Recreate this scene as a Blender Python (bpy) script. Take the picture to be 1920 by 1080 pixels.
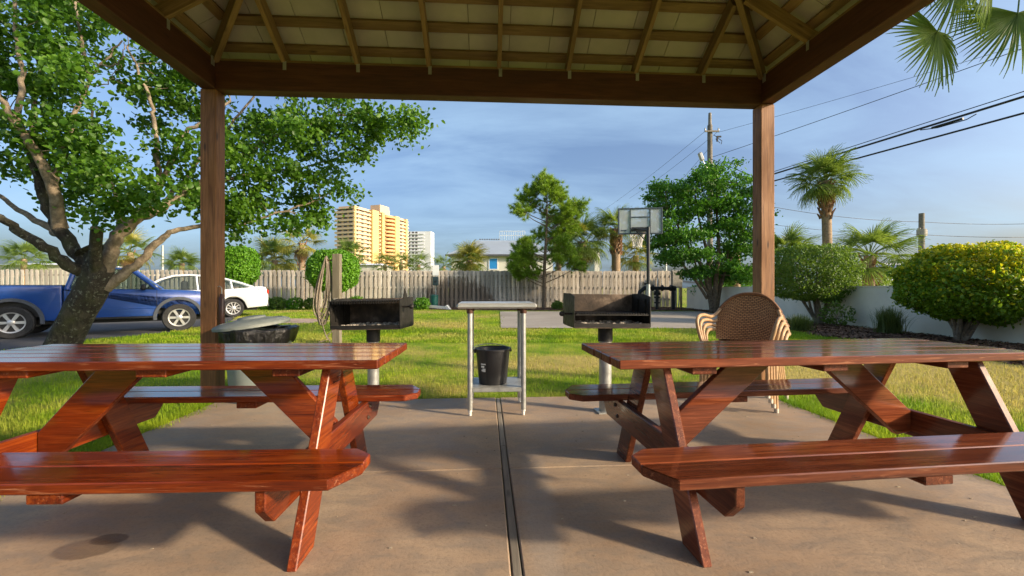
import bpy, bmesh, math, random
import numpy as np
from mathutils import Vector, Matrix
R = math.radians
for o in list(bpy.data.objects):
    bpy.data.objects.remove(o)
scene = bpy.context.scene
COL = scene.collection

# ------------------------------------------------------------------ camera
CAM_H, FOC = 1.06, 800.0            # eye height (m); focal length in units of a 1920 px wide frame
cd = bpy.data.cameras.new('camera'); cam = bpy.data.objects.new('camera', cd); COL.objects.link(cam)
cd.sensor_width = 36.0; cd.lens = 36.0 * FOC / 1920.0
cd.clip_start = 0.02; cd.clip_end = 6000
cam.location = (0, 0, CAM_H); cam.rotation_euler = (R(90), 0, 0)
scene.camera = cam

# ------------------------------------------------------------------ sun and sky
SUN_EL = 20.5
SUN_DIR = Vector((0.93, -0.37, 0)).normalized() * math.cos(R(SUN_EL)) + Vector((0, 0, math.sin(R(SUN_EL))))
sd = bpy.data.lights.new('sun', 'SUN'); sd.energy = 2.55; sd.angle = R(3.6); sd.color = (1.0, 0.80, 0.56)
sun = bpy.data.objects.new('sun', sd); COL.objects.link(sun); sun.location = (20, -10, 20)
sun.rotation_euler = SUN_DIR.to_track_quat('Z', 'Y').to_euler()
w = bpy.data.worlds.new('World'); scene.world = w; w.use_nodes = True
nt = w.node_tree; nt.nodes.clear()
def wn(t): return nt.nodes.new(t)
out = wn('ShaderNodeOutputWorld'); bg = wn('ShaderNodeBackground'); sky = wn('ShaderNodeTexSky')
sky.sky_type = 'NISHITA'; sky.sun_disc = False
sky.sun_elevation = R(SUN_EL); sky.sun_rotation = math.atan2(SUN_DIR.x, SUN_DIR.y)
sky.altitude = 0; sky.air_density = 0.85; sky.dust_density = 4.5; sky.ozone_density = 3.2
bg.inputs['Strength'].default_value = 0.092
tc = wn('ShaderNodeTexCoord')
# thin cirrus over the whole dome: project the view direction on a flat layer, stretch it
sep = wn('ShaderNodeSeparateXYZ'); nt.links.new(tc.outputs['Generated'], sep.inputs[0])
zc = wn('ShaderNodeMath'); zc.operation = 'MAXIMUM'; zc.inputs[1].default_value = 0.0; nt.links.new(sep.outputs['Z'], zc.inputs[0])
za = wn('ShaderNodeMath'); za.operation = 'ADD'; za.inputs[1].default_value = 0.22; nt.links.new(zc.outputs[0], za.inputs[0])
dv = []
for ax in ('X', 'Y'):
    d = wn('ShaderNodeMath'); d.operation = 'DIVIDE'; nt.links.new(sep.outputs[ax], d.inputs[0]); nt.links.new(za.outputs[0], d.inputs[1]); dv.append(d)
cmb = wn('ShaderNodeCombineXYZ'); nt.links.new(dv[0].outputs[0], cmb.inputs[0]); nt.links.new(dv[1].outputs[0], cmb.inputs[1])
mp = wn('ShaderNodeMapping'); mp.inputs['Rotation'].default_value = (0, 0, R(-24)); mp.inputs['Scale'].default_value = (0.55, 1.5, 1)
nt.links.new(cmb.outputs[0], mp.inputs['Vector'])
n1 = wn('ShaderNodeTexNoise'); n1.inputs['Scale'].default_value = 1.5; n1.inputs['Detail'].default_value = 7; n1.inputs['Roughness'].default_value = 0.58; n1.inputs['Distortion'].default_value = 0.5
nt.links.new(mp.outputs[0], n1.inputs['Vector'])
cr = wn('ShaderNodeValToRGB'); cr.color_ramp.elements[0].position = 0.40; cr.color_ramp.elements[0].color = (0, 0, 0, 1)
cr.color_ramp.elements[1].position = 0.74; cr.color_ramp.elements[1].color = (1, 1, 1, 1)
nt.links.new(n1.outputs['Fac'], cr.inputs[0])
cm = wn('ShaderNodeMath'); cm.operation = 'MULTIPLY'; cm.inputs[1].default_value = 0.52; nt.links.new(cr.outputs[0], cm.inputs[0])
mx = wn('ShaderNodeMix'); mx.data_type = 'RGBA'
nt.links.new(cm.outputs[0], mx.inputs[0]); nt.links.new(sky.outputs[0], mx.inputs[6])
mx.inputs[7].default_value = (2.4, 3.5, 4.6, 1)
nt.links.new(mx.outputs[2], bg.inputs['Color']); nt.links.new(bg.outputs[0], out.inputs[0])
# ------------------------------------------------------------------ exposure
scene.view_settings.view_transform = 'Standard'; scene.view_settings.look = 'None'
scene.view_settings.exposure = 1.42; scene.view_settings.gamma = 1.0
scene.view_settings.use_curve_mapping = False
scene.render.engine = 'CYCLES'
scene.cycles.max_bounces = 8; scene.cycles.transparent_max_bounces = 16

# ------------------------------------------------------------------ helpers
def G(px, py, z=0.0):
    """point of the plane at height z seen at (px, py) of the 1920 x 1080 photograph"""
    d = FOC * (CAM_H - z) / (py - 540.0)
    return Vector(((px - 960.0) / FOC * d, d, z))
def P(px, py, d):
    return Vector(((px - 960.0) / FOC * d, d, CAM_H - (py - 540.0) / FOC * d))
def tag(o, label=None, cat=None, group=None, kind=None):
    if label: o['label'] = label
    if cat: o['category'] = cat
    if group: o['group'] = group
    if kind: o['kind'] = kind
    return o
def link(name, data, parent=None, M=None):
    o = bpy.data.objects.new(name, data); COL.objects.link(o)
    if parent is not None: o.parent = parent
    if M is not None: o.matrix_basis = M
    return o
def empty(name, loc, rz=0.0, label=None, cat=None, group=None):
    o = link(name, None); o.location = loc; o.rotation_euler = (0, 0, rz); o.empty_display_size = 0.2
    return tag(o, label, cat, group)
def T(x, y=None, z=None):
    return Matrix.Translation(Vector(x) if y is None else Vector((x, y, z)))
def frame(c, xd, yd):
    """matrix with local X along xd, local Y as near yd as can be"""
    x = Vector(xd).normalized(); y = Vector(yd); y = (y - x * y.dot(x)).normalized(); z = x.cross(y)
    return Matrix(((x.x, y.x, z.x, c[0]), (x.y, y.y, z.y, c[1]), (x.z, y.z, z.z, c[2]), (0, 0, 0, 1)))
def np_mesh(name, V, F, mat=None, smooth=False):
    V = np.asarray(V, dtype=np.float32).reshape(-1, 3); F = np.asarray(F, dtype=np.int32)
    n, k = F.shape
    me = bpy.data.meshes.new(name)
    me.vertices.add(len(V)); me.vertices.foreach_set('co', V.ravel())
    me.loops.add(n * k); me.loops.foreach_set('vertex_index', F.ravel())
    me.polygons.add(n); me.polygons.foreach_set('loop_start', np.arange(0, n * k, k, dtype=np.int32))
    me.polygons.foreach_set('loop_total', np.full(n, k, dtype=np.int32))
    if smooth: me.polygons.foreach_set('use_smooth', np.ones(n, dtype=bool))
    me.update(calc_edges=True); me.validate()
    if mat: me.materials.append(mat)
    return me
class MB:
    def __init__(s): s.v = []; s.f = []
    def add(s, vs, fs, M=None):
        b = len(s.v)
        s.v += [tuple(M @ Vector(v)) if M is not None else tuple(v) for v in vs]
        s.f += [tuple(i + b for i in f) for f in fs]; return s
    def box(s, c, size, ch=0.0, M=None):
        hx, hy, hz = [x / 2 for x in size]; c = Vector(c); ch = min(ch, hx * .9, hy * .9, hz * .9)
        if ch <= 0:
            vs = [c + Vector((x, y, z)) for x in (-hx, hx) for y in (-hy, hy) for z in (-hz, hz)]
            fs = [(0, 1, 3, 2), (4, 6, 7, 5), (0, 4, 5, 1), (2, 3, 7, 6), (0, 2, 6, 4), (1, 5, 7, 3)]
            return s.add(vs, fs, M)
        vs = []; ix = {}
        for sx in (-1, 1):
            for sy in (-1, 1):
                for sz in (-1, 1):
                    for a in range(3):
                        q = [sx * hx, sy * hy, sz * hz]
                        for b in range(3):
                            if b != a: q[b] -= (sx, sy, sz)[b] * ch
                        ix[(sx, sy, sz, a)] = len(vs); vs.append(c + Vector(q))
        fs = []
        for a in range(3):
            b, d = [(1, 2), (2, 0), (0, 1)][a]
            for sa in (-1, 1):
                lp = []
                for sb, sdd in ((-1, -1), (1, -1), (1, 1), (-1, 1)):
                    k = [0, 0, 0]; k[a] = sa; k[b] = sb; k[d] = sdd; lp.append(ix[tuple(k) + (a,)])
                fs.append(tuple(lp if sa > 0 else lp[::-1]))
        for a in range(3):            # edges parallel to axis a
            b, d = [(1, 2), (2, 0), (0, 1)][a]
            for sb in (-1, 1):
                for sdd in (-1, 1):
                    k0 = [0, 0, 0]; k0[a] = -1; k0[b] = sb; k0[d] = sdd; k1 = list(k0); k1[a] = 1
                    q = [ix[tuple(k0) + (b,)], ix[tuple(k1) + (b,)], ix[tuple(k1) + (d,)], ix[tuple(k0) + (d,)]]
                    fs.append(tuple(q if sb * sdd < 0 else q[::-1]))
        for sx in (-1, 1):
            for sy in (-1, 1):
                for sz in (-1, 1):
                    q = [ix[(sx, sy, sz, a)] for a in range(3)]
                    fs.append(tuple(q if sx * sy * sz > 0 else q[::-1]))
        return s.add(vs, fs, M)
    def tube(s, pts, r, n=8, cap=True, M=None):
        pts = [Vector(p) for p in pts]
        rs = r if isinstance(r, (list, tuple)) else [r] * len(pts)
        vs = []; fs = []; prev = None
        for i, p in enumerate(pts):
            a = pts[max(i - 1, 0)]; b = pts[min(i + 1, len(pts) - 1)]
            t = (b - a)
            t = t.normalized() if t.length > 1e-9 else Vector((0, 0, 1))
            if prev is None:
                u = Vector((0, 0, 1)) if abs(t.z) < 0.9 else Vector((1, 0, 0))
            else: u = prev
            u = (u - t * u.dot(t)); u = u.normalized() if u.length > 1e-6 else t.orthogonal().normalized()
            prev = u; w_ = t.cross(u)
            for k in range(n):
                an = 2 * math.pi * k / n
                vs.append(p + (u * math.cos(an) + w_ * math.sin(an)) * rs[i])
        for i in range(len(pts) - 1):
            for k in range(n):
                k2 = (k + 1) % n
                fs.append((i * n + k, i * n + k2, (i + 1) * n + k2, (i + 1) * n + k))
        if cap:
            fs.append(tuple(range(n - 1, -1, -1))); fs.append(tuple((len(pts) - 1) * n + k for k in range(n)))
        return s.add(vs, fs, M)
    def lathe(s, prof, n=24, M=None, cap0=True, cap1=True):
        vs = []; fs = []
        for (r, z) in prof:
            for k in range(n):
                a = 2 * math.pi * k / n; vs.append((r * math.cos(a), r * math.sin(a), z))
        for i in range(len(prof) - 1):
            for k in range(n):
                k2 = (k + 1) % n
                fs.append((i * n + k, i * n + k2, (i + 1) * n + k2, (i + 1) * n + k))
        if cap0: fs.append(tuple(range(n - 1, -1, -1)))
        if cap1: fs.append(tuple((len(prof) - 1) * n + k for k in range(n)))
        return s.add(vs, fs, M)
    def prism(s, poly, z0, z1, M=None):
        n = len(poly); vs = [(x, y, z0) for x, y in poly] + [(x, y, z1) for x, y in poly]
        ar = sum(poly[i][0] * poly[(i + 1) % n][1] - poly[(i + 1) % n][0] * poly[i][1] for i in range(n))
        fs = [tuple(range(n - 1, -1, -1)), tuple(range(n, 2 * n))] + [(i, (i + 1) % n, n + (i + 1) % n, n + i) for i in range(n)]
        if ar < 0: fs = [f[::-1] for f in fs]
        return s.add(vs, fs, M)
    def mesh(s, name, mat, smooth=None):
        me = bpy.data.meshes.new(name); me.from_pydata(s.v, [], s.f); me.update()
        if mat: me.materials.append(mat)
        if smooth is not None:
            me.shade_smooth(); me.set_sharp_from_angle(angle=R(smooth))
        return me
    def build(s, name, mat, parent=None, smooth=None, M=None):
        return link(name, s.mesh(name, mat, smooth), parent, M)
_bm = {}
def bev_mesh(key, poly, th, ch, mat):
    """extruded outline (local XY) of thickness th, every edge bevelled; shared between alike pieces"""
    k = (key, mat.name, round(th, 4))
    if k in _bm: return _bm[k]
    mb = MB(); mb.prism(poly, -th / 2, th / 2); me = mb.mesh(key, mat)
    if ch > 0:
        bm = bmesh.new(); bm.from_mesh(me)
        bmesh.ops.bevel(bm, geom=list(bm.edges), offset=ch, segments=1, affect='EDGES', clamp_overlap=True)
        bm.to_mesh(me); bm.free()
    _bm[k] = me; return me
def plank(name, parent, c, L, W, th, xd, yd, mat, ch=0.003):
    """a board of length L along xd, width W along yd"""
    k = (round(L, 3), round(W, 3), round(th, 3), mat.name, ch)
    if k not in _bm: _bm[k] = MB().box((0, 0, 0), (L, W, th), ch).mesh(name, mat)
    return link(name, _bm[k], parent, frame(c, xd, yd))
def copy_tree(o, parent=None):
    c = o.copy(); COL.objects.link(c)
    if parent is not None: c.parent = parent
    for ch in list(o.children): copy_tree(ch, c)
    return c
# ------------------------------------------------------------------ materials
class N:
    """tiny node-tree writer"""
    def __init__(s, name):
        s.m = bpy.data.materials.new(name); s.m.use_nodes = True; s.t = s.m.node_tree; s.t.nodes.clear()
        s.out = s.n('ShaderNodeOutputMaterial')
    def n(s, t, **kw):
        nd = s.t.nodes.new(t)
        for k, v in kw.items(): setattr(nd, k, v)
        return nd
    def l(s, a, b): s.t.links.new(a, b)
    def val(s, sock, v):
        if hasattr(v, 'links'): s.l(v, sock)
        else: sock.default_value = v
    def noise(s, vec, scale, detail=4, rough=.55, dist=0.0):
        nd = s.n('ShaderNodeTexNoise'); nd.inputs['Scale'].default_value = scale; nd.inputs['Detail'].default_value = detail
        nd.inputs['Roughness'].default_value = rough; nd.inputs['Distortion'].default_value = dist
        if vec is not None: s.l(vec, nd.inputs['Vector'])
        return nd.outputs['Fac']
    def ramp(s, fac, stops):
        nd = s.n('ShaderNodeValToRGB'); e = nd.color_ramp.elements
        while len(e) < len(stops): e.new(0.5)
        for i, (p, c) in enumerate(stops):
            e[i].position = p; e[i].color = (c[0], c[1], c[2], 1) if hasattr(c, '__len__') else (c, c, c, 1)
        s.l(fac, nd.inputs[0]); return nd.outputs[0]
    def mix(s, f, a, b, blend='MIX'):
        nd = s.n('ShaderNodeMix', data_type='RGBA', blend_type=blend)
        s.val(nd.inputs[0], f)
        for i, x in ((6, a), (7, b)):
            if hasattr(x, 'links'): s.l(x, nd.inputs[i])
            else: nd.inputs[i].default_value = (x[0], x[1], x[2], 1)
        return nd.outputs[2]
    def math(s, op, a, b=0.0, clamp=False):
        nd = s.n('ShaderNodeMath', operation=op); nd.use_clamp = clamp
        s.val(nd.inputs[0], a); s.val(nd.inputs[1], b); return nd.outputs[0]
    def mapping(s, vec, scale=(1, 1, 1), loc=(0, 0, 0), rot=(0, 0, 0)):
        nd = s.n('ShaderNodeMapping'); nd.inputs['Scale'].default_value = scale; nd.inputs['Location'].default_value = loc; nd.inputs['Rotation'].default_value = rot
        s.l(vec, nd.inputs['Vector']); return nd.outputs[0]
    def obj(s, rnd=True):
        tc = s.n('ShaderNodeTexCoord'); v = tc.outputs['Object']
        if rnd:
            oi = s.n('ShaderNodeObjectInfo'); sc = s.n('ShaderNodeVectorMath', operation='SCALE'); cx = s.n('ShaderNodeCombineXYZ')
            for i in range(3): cx.inputs[i].default_value = (37.3, 91.1, 53.7)[i]
            s.l(cx.outputs[0], sc.inputs[0]); s.l(oi.outputs['Random'], sc.inputs['Scale'])
            ad = s.n('ShaderNodeVectorMath', operation='ADD'); s.l(v, ad.inputs[0]); s.l(sc.outputs[0], ad.inputs[1]); v = ad.outputs[0]
        return v
    def rnd(s): return s.n('ShaderNodeObjectInfo').outputs['Random']
    def pos(s): return s.n('ShaderNodeNewGeometry').outputs['Position']
    def island(s): return s.n('ShaderNodeNewGeometry').outputs['Random Per Island']
    def bump(s, h, dist=.01, strength=.5):
        nd = s.n('ShaderNodeBump'); nd.inputs['Distance'].default_value = dist; nd.inputs['Strength'].default_value = strength
        s.l(h, nd.inputs['Height']); return nd.outputs[0]
    def bsdf(s, col, rough=.6, metal=0.0, normal=None, coat=0.0, coat_rough=.1, spec=.5):
        b = s.n('ShaderNodeBsdfPrincipled')
        if hasattr(col, 'links'): s.l(col, b.inputs['Base Color'])
        else: b.inputs['Base Color'].default_value = (col[0], col[1], col[2], 1)
        s.val(b.inputs['Roughness'], rough); s.val(b.inputs['Metallic'], metal)
        b.inputs['Coat Weight'].default_value = coat; b.inputs['Coat Roughness'].default_value = coat_rough
        b.inputs['Specular IOR Level'].default_value = spec
        if normal is not None:
            s.l(normal, b.inputs['Normal'])
            if coat: s.l(normal, b.inputs['Coat Normal'])
        return b.outputs[0]
    def done(s, sh):
        s.l(sh, s.out.inputs[0]); return s.m
def plain(name, col, rough=.6, metal=0.0, var=.25, scale=8, bump=0.0, coat=0.0, spec=.5):
    a = N(name); v = a.obj(); f = a.noise(v, scale, 5, .6)
    c = a.mix(a.ramp(f, [(.3, 0), (.7, 1)]), [x * (1 - var) for x in col], [min(1, x * (1 + var)) for x in col])
    r = a.ramp(a.noise(v, scale * 2.3, 3), [(.3, max(.03, rough * .8)), (.7, min(1, rough * 1.2))])
    nb = a.bump(a.noise(v, scale * 5, 4), .004, bump) if bump else None
    return a.done(a.bsdf(c, r, metal, nb, coat, spec=spec))
def wood(name, dark, mid, light, rough=.6, coat=0.0, grain=1.0, knots=.35, vary=.25, bump=.4, crough=.12, stretch=.7):
    a = N(name); v = a.obj()
    g1 = a.noise(a.mapping(v, (stretch, 9 * grain, 9 * grain)), 3.0, 5, .6, 1.1)
    g2 = a.noise(a.mapping(v, (1.5, 45 * grain, 45 * grain)), 3.0, 3, .6, .3)
    big = a.noise(a.mapping(v, (.8, 2.5, 2.5)), 1.6, 3)
    f = a.math('ADD', a.math('MULTIPLY', g1, .65), a.math('MULTIPLY', g2, .35))
    c = a.ramp(f, [(.30, dark), (.5, mid), (.68, light)])
    c = a.mix(a.ramp(big, [(.35, 0), (.7, .55)]), c, dark)
    vo = a.n('ShaderNodeTexVoronoi'); vo.inputs['Scale'].default_value = 2.2; a.l(a.mapping(v, (.9, 3.2, 3.2)), vo.inputs['Vector'])
    k = a.ramp(vo.outputs['Distance'], [(.04, knots), (.11, 0)])
    c = a.mix(k, c, [x * .35 for x in dark])
    if crough == 'var':          # scuffed edges and dull worn streaks where the stain has gone
        te = a.n('ShaderNodeTexCoord'); se_ = a.n('ShaderNodeSeparateXYZ'); a.l(te.outputs['Normal'], se_.inputs[0])
        ed = a.ramp(a.math('ABSOLUTE', se_.outputs[2]), [(.3, 1), (.9, .18)])
        ws = a.ramp(a.noise(a.mapping(v, (2.0, 38, 38)), 2.2, 5, .7, .8), [(.57, 0), (.68, .75)])
        c = a.mix(a.math('MULTIPLY', ws, ed), c, (.40, .17, .085))
        ds = a.ramp(a.noise(a.mapping(v, (1.0, 22, 22)), 2.6, 5, .7, 1.2), [(.60, 0), (.70, .8)])
        c = a.mix(ds, c, (.028, .006, .003))
    rv = a.math('ADD', a.math('MULTIPLY', a.rnd(), vary * 2), 1 - vary)
    cc = a.n('ShaderNodeVectorMath', operation='SCALE'); a.l(c, cc.inputs[0]); a.l(rv, cc.inputs['Scale'])
    r = a.ramp(big, [(.3, rough * .8), (.7, min(1, rough * 1.25))])
    if crough == 'var':          # brushed-on varnish: gloss comes and goes
        sh_ = a.bsdf(cc.outputs[0], r, 0, a.bump(f, .004, bump), coat, .2, spec=.05); bn = sh_.node
        bn.inputs['Coat IOR'].default_value = 1.55
        tcn_ = a.n('ShaderNodeTexCoord'); sn_ = a.n('ShaderNodeSeparateXYZ'); a.l(tcn_.outputs['Normal'], sn_.inputs[0])
        edge = a.ramp(a.math('ABSOLUTE', sn_.outputs[2]), [(.3, .36), (.9, 0)])     # sawn board edges take the varnish poorly
        cro = a.math('ADD', a.ramp(a.noise(a.mapping(v, (1.2, 5, 5)), 2.5, 4), [(.3, .06), (.7, .15)]), edge)
        a.l(cro, bn.inputs['Coat Roughness']); a.l(a.math('SUBTRACT', 1.0, a.math('MULTIPLY', edge, 1.8)), bn.inputs['Coat Weight'])
        for lk in list(bn.inputs['Coat Normal'].links): a.t.links.remove(lk)
        a.l(a.bump(g1, .002, .12), bn.inputs['Coat Normal'])
        return a.done(sh_)
    return a.done(a.bsdf(cc.outputs[0], r, 0, a.bump(f, .004, bump), coat, crough))
def leafmat(name, c1, c2, trans=.35, rough=.45, c3=None, patch=1.3):
    a = N(name); isl = a.island()
    c = a.mix(isl, c1, c2)
    f = a.noise(a.pos(), patch, 2)
    c = a.mix(a.ramp(f, [(.38, 0), (.62, .6)]), c, c1)
    if c3: c = a.mix(a.ramp(a.math('FRACT', a.math('MULTIPLY', isl, 37.0)), [(.86, 0), (.9, .8)]), c, c3)
    b = a.bsdf(c, rough, spec=.4)
    t = a.n('ShaderNodeBsdfTranslucent'); tcol = a.mix(.5, c, (c2[0] * 1.3, c2[1] * 1.4, c2[2] * .6), 'MIX'); a.l(tcol, t.inputs[0])
    m = a.n('ShaderNodeMixShader'); m.inputs[0].default_value = trans; a.l(b, m.inputs[1]); a.l(t.outputs[0], m.inputs[2])
    return a.done(m.outputs[0])
def grass_colour(a, green, bright, straw):
    p = a.pos()
    big = a.noise(p, .42, 3, .55, .4); mid = a.noise(a.mapping(p, (1, 1, 1), (13, 7, 0)), 1.5, 4, .6); fine = a.noise(p, 9, 3, .6)
    c = a.mix(a.ramp(mid, [(.35, 0), (.65, 1)]), green, bright)
    f = a.math('ADD', a.math('MULTIPLY', big, .6), a.math('ADD', a.math('MULTIPLY', mid, .25), a.math('MULTIPLY', fine, .15)))
    # worn dry patches: towards the wall on the right and across the middle of the lawn
    sp = a.n('ShaderNodeSeparateXYZ'); a.l(p, sp.inputs[0])
    def blob(cx, cy, rx, ry):
        dx = a.math('DIVIDE', a.math('SUBTRACT', sp.outputs[0], cx), rx); dy = a.math('DIVIDE', a.math('SUBTRACT', sp.outputs[1], cy), ry)
        return a.math('SUBTRACT', 1.0, a.math('ADD', a.math('MULTIPLY', dx, dx), a.math('MULTIPLY', dy, dy)), clamp=True)
    b = a.math('MULTIPLY', blob(6.2, 5.6, 3.4, 2.4), .22)
    b = a.math('ADD', b, a.math('MULTIPLY', blob(.8, 6.0, 2.2, .9), .13))
    b = a.math('ADD', b, a.math('MULTIPLY', blob(-1.5, 12.5, 4.5, 1.6), .10))
    f = a.math('ADD', f, b)
    return a.mix(a.ramp(f, [(.47, 0), (.63, .9)]), c, straw)
M_ = {}
a = N('lawn_soil'); gc = grass_colour(a, (.14, .25, .016), (.31, .38, .025), (.46, .36, .12))
nb = a.bump(a.noise(a.pos(), 40, 4), .02, .8)
gsoil = a.mix(a.ramp(a.noise(a.pos(), 22, 3), [(.35, .3), (.6, 0)]), gc, (.12, .09, .045))
M_['lawn'] = a.done(a.bsdf(gsoil, .95, 0, nb, spec=.1))
a = N('grass_blade'); gc = grass_colour(a, (.18, .34, .016), (.42, .52, .025), (.60, .48, .15))
gc = a.mix(a.math('MULTIPLY', a.island(), .4), gc, (.17, .28, .02))
b_ = a.bsdf(gc, .6, spec=.25); t_ = a.n('ShaderNodeBsdfTranslucent'); a.l(gc, t_.inputs[0])
ms = a.n('ShaderNodeMixShader'); ms.inputs[0].default_value = .5; a.l(b_, ms.inputs[1]); a.l(t_.outputs[0], ms.inputs[2]); M_['blade'] = a.done(ms.outputs[0])
# patio concrete, tan stained, with scuffs, and one damp spot
a = N('patio_concrete'); p = a.pos()
n_a = a.noise(p, 1.1, 5, .62, .4); n_b = a.noise(a.mapping(p, (1, 2.2, 1)), 5, 6, .65, .6); n_c = a.noise(p, 60, 3, .7)
c = a.ramp(n_a, [(.3, (.285, .195, .125)), (.5, (.385, .28, .19)), (.7, (.46, .35, .24))])
c = a.mix(a.ramp(n_b, [(.36, .7), (.58, 0)]), c, (.25, .205, .16))
c = a.mix(a.ramp(n_c, [(.34, .28), (.5, 0)]), c, (.14, .10, .07))
c = a.mix(a.ramp(a.noise(a.mapping(p, (1, 1, 1), (4, 9, 0)), 2.6, 5, .7), [(.62, 0), (.78, .45)]), c, (.42, .34, .25))
sp = a.n('ShaderNodeSeparateXYZ'); a.l(p, sp.inputs[0])
def spot(cx, cy, rx, ry, soft, wob=.8):
    ux = a.math('DIVIDE', a.math('SUBTRACT', sp.outputs[0], cx), rx); uy = a.math('DIVIDE', a.math('SUBTRACT', sp.outputs[1], cy), ry)
    q = a.math('ADD', a.math('ADD', a.math('MULTIPLY', ux, ux), a.math('MULTIPLY', uy, uy)), a.math('MULTIPLY', a.math('SUBTRACT', a.noise(p, 9, 4), .5), wob))
    return a.ramp(q, [(1 - soft, 1), (1, 0)])
damp = spot(-1.735, 1.735, .13, .075, .25)
damp2 = spot(-1.70, 1.80, .075, .045, .3)
c = a.mix(a.math('MULTIPLY', damp, .55), c, (.085, .055, .036)); c = a.mix(a.math('MULTIPLY', damp2, .6), c, (.05, .028, .02))
c = a.mix(a.math('MULTIPLY', spot(.13, 2.15, .10, .75, .8, 1.2), .28), c, (.44, .40, .36))
rr = a.mix(damp, a.ramp(n_b, [(.3, .5), (.7, .8)]), (.3, .3, .3))
bmp = a.bump(a.math('ADD', n_c, a.math('MULTIPLY', n_b, .7)), .003, .5)
M_['patio'] = a.done(a.bsdf(c, rr, 0, bmp, spec=.45))
a = N('court_concrete'); p = a.pos()
c = a.ramp(a.noise(p, .5, 5, .6), [(.3, (.27, .235, .19)), (.7, (.41, .36, .29))]); c = a.mix(a.ramp(a.noise(p, 30, 3), [(.35, .4), (.5, 0)]), c, (.2, .17, .14))
M_['court'] = a.done(a.bsdf(c, .85, 0, a.bump(a.noise(p, 80, 3), .003, .4)))
a = N('asphalt'); p = a.pos()
c = a.ramp(a.noise(p, 70, 3, .7), [(.3, (.03, .03, .032)), (.6, (.075, .075, .08)), (.8, (.16, .155, .15))]); c = a.mix(a.ramp(a.noise(p, .8, 4), [(.4, .5), (.65, 0)]), c, (.045, .045, .047))
M_['asphalt'] = a.done(a.bsdf(c, .85, 0, a.bump(a.noise(p, 90, 2), .006, .6)))
a = N('mulch_ground'); p = a.pos()
c = a.ramp(a.noise(p, 26, 4, .7), [(.3, (.05, .026, .014)), (.55, (.13, .065, .035)), (.75, (.23, .125, .07))])
M_['mulch'] = a.done(a.bsdf(c, .95, 0, a.bump(a.noise(p, 30, 4), .03, 1.0)))
a = N('mulch_chip'); c = a.mix(a.island(), (.055, .027, .014), (.26, .14, .075)); M_['chip'] = a.done(a.bsdf(c, .9))
a = N('sand'); p = a.pos(); c = a.ramp(a.noise(p, 3, 5), [(.3, (.30, .20, .14)), (.7, (.47, .35, .26))]); M_['sand'] = a.done(a.bsdf(c, .95))
M_['joint'] = wood('joint_strip', (.14, .12, .095), (.25, .22, .175), (.35, .31, .25), .85, knots=.5, grain=2)
# wood
M_['table'] = wood('varnished_redwood', (.05, .007, .002), (.18, .027, .003), (.34, .072, .008), .55, coat=1.0, knots=.6, vary=.25, bump=.35, crough='var')
M_['table2'] = wood('weathered_redwood', (.05, .012, .005), (.155, .036, .012), (.30, .088, .032), .55, coat=.9, knots=.6, vary=.28, bump=.5, crough='var')
M_['beam'] = wood('dark_stained_beam', (.048, .014, .007), (.10, .032, .015), (.15, .052, .024), .6, knots=.3, vary=.12, bump=.4)
M_['post'] = wood('stained_cedar_post', (.085, .032, .011), (.28, .122, .042), (.44, .215, .08), .65, knots=.8, vary=.12, bump=.8, grain=1.3)
M_['rafter'] = wood('rafter_pine', (.13, .078, .026), (.25, .15, .055), (.35, .225, .09), .65, knots=.8, vary=.2)
M_['rooftile'] = plain('cream_roof_panel', (.44, .40, .325), .75, var=.12, scale=3)
M_['shingle'] = plain('brown_shingle', (.16, .12, .09), .9, var=.3, scale=20)
M_['oldpost'] = wood('weathered_post', (.10, .085, .06), (.22, .19, .14), (.32, .28, .2), .85, knots=.5)
# fence: silvery weathered boards, rusty sprinkler stain on one stretch of it
a = N('weathered_fence'); v = a.obj(); p = a.pos()
g1 = a.noise(a.mapping(v, (1.0, 14, 14)), 3, 5, .6, .8); c = a.ramp(g1, [(.3, (.30, .26, .21)), (.5, (.48, .43, .36)), (.7, (.60, .55, .475))])
rv = a.math('ADD', a.math('MULTIPLY', a.rnd(), .62), .66); cc = a.n('ShaderNodeVectorMath', operation='SCALE'); a.l(c, cc.inputs[0]); a.l(rv, cc.inputs['Scale']); c = cc.outputs[0]
sp = a.n('ShaderNodeSeparateXYZ'); a.l(p, sp.inputs[0])
ux = a.math('DIVIDE', a.math('SUBTRACT', sp.outputs[0], -3.0), 2.3); uz = a.math('DIVIDE', sp.outputs[2], 1.75)
q = a.math('ADD', a.math('ADD', a.math('MULTIPLY', ux, ux), a.math('MULTIPLY', uz, uz)), a.math('MULTIPLY', a.math('SUBTRACT', a.noise(a.mapping(p, (3, 3, 1)), 3.0, 4), .5), 1.5))
c = a.mix(a.math('MULTIPLY', a.ramp(q, [(.62, 1), (1.05, 0)]), .75), c, (.115, .072, .04))
M_['fence'] = a.done(a.bsdf(c, .9, 0, a.bump(g1, .004, .5)))
M_['stucco'] = plain('cream_stucco', (.86, .80, .66), .9, var=.09, scale=1.3, bump=.7)
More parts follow.
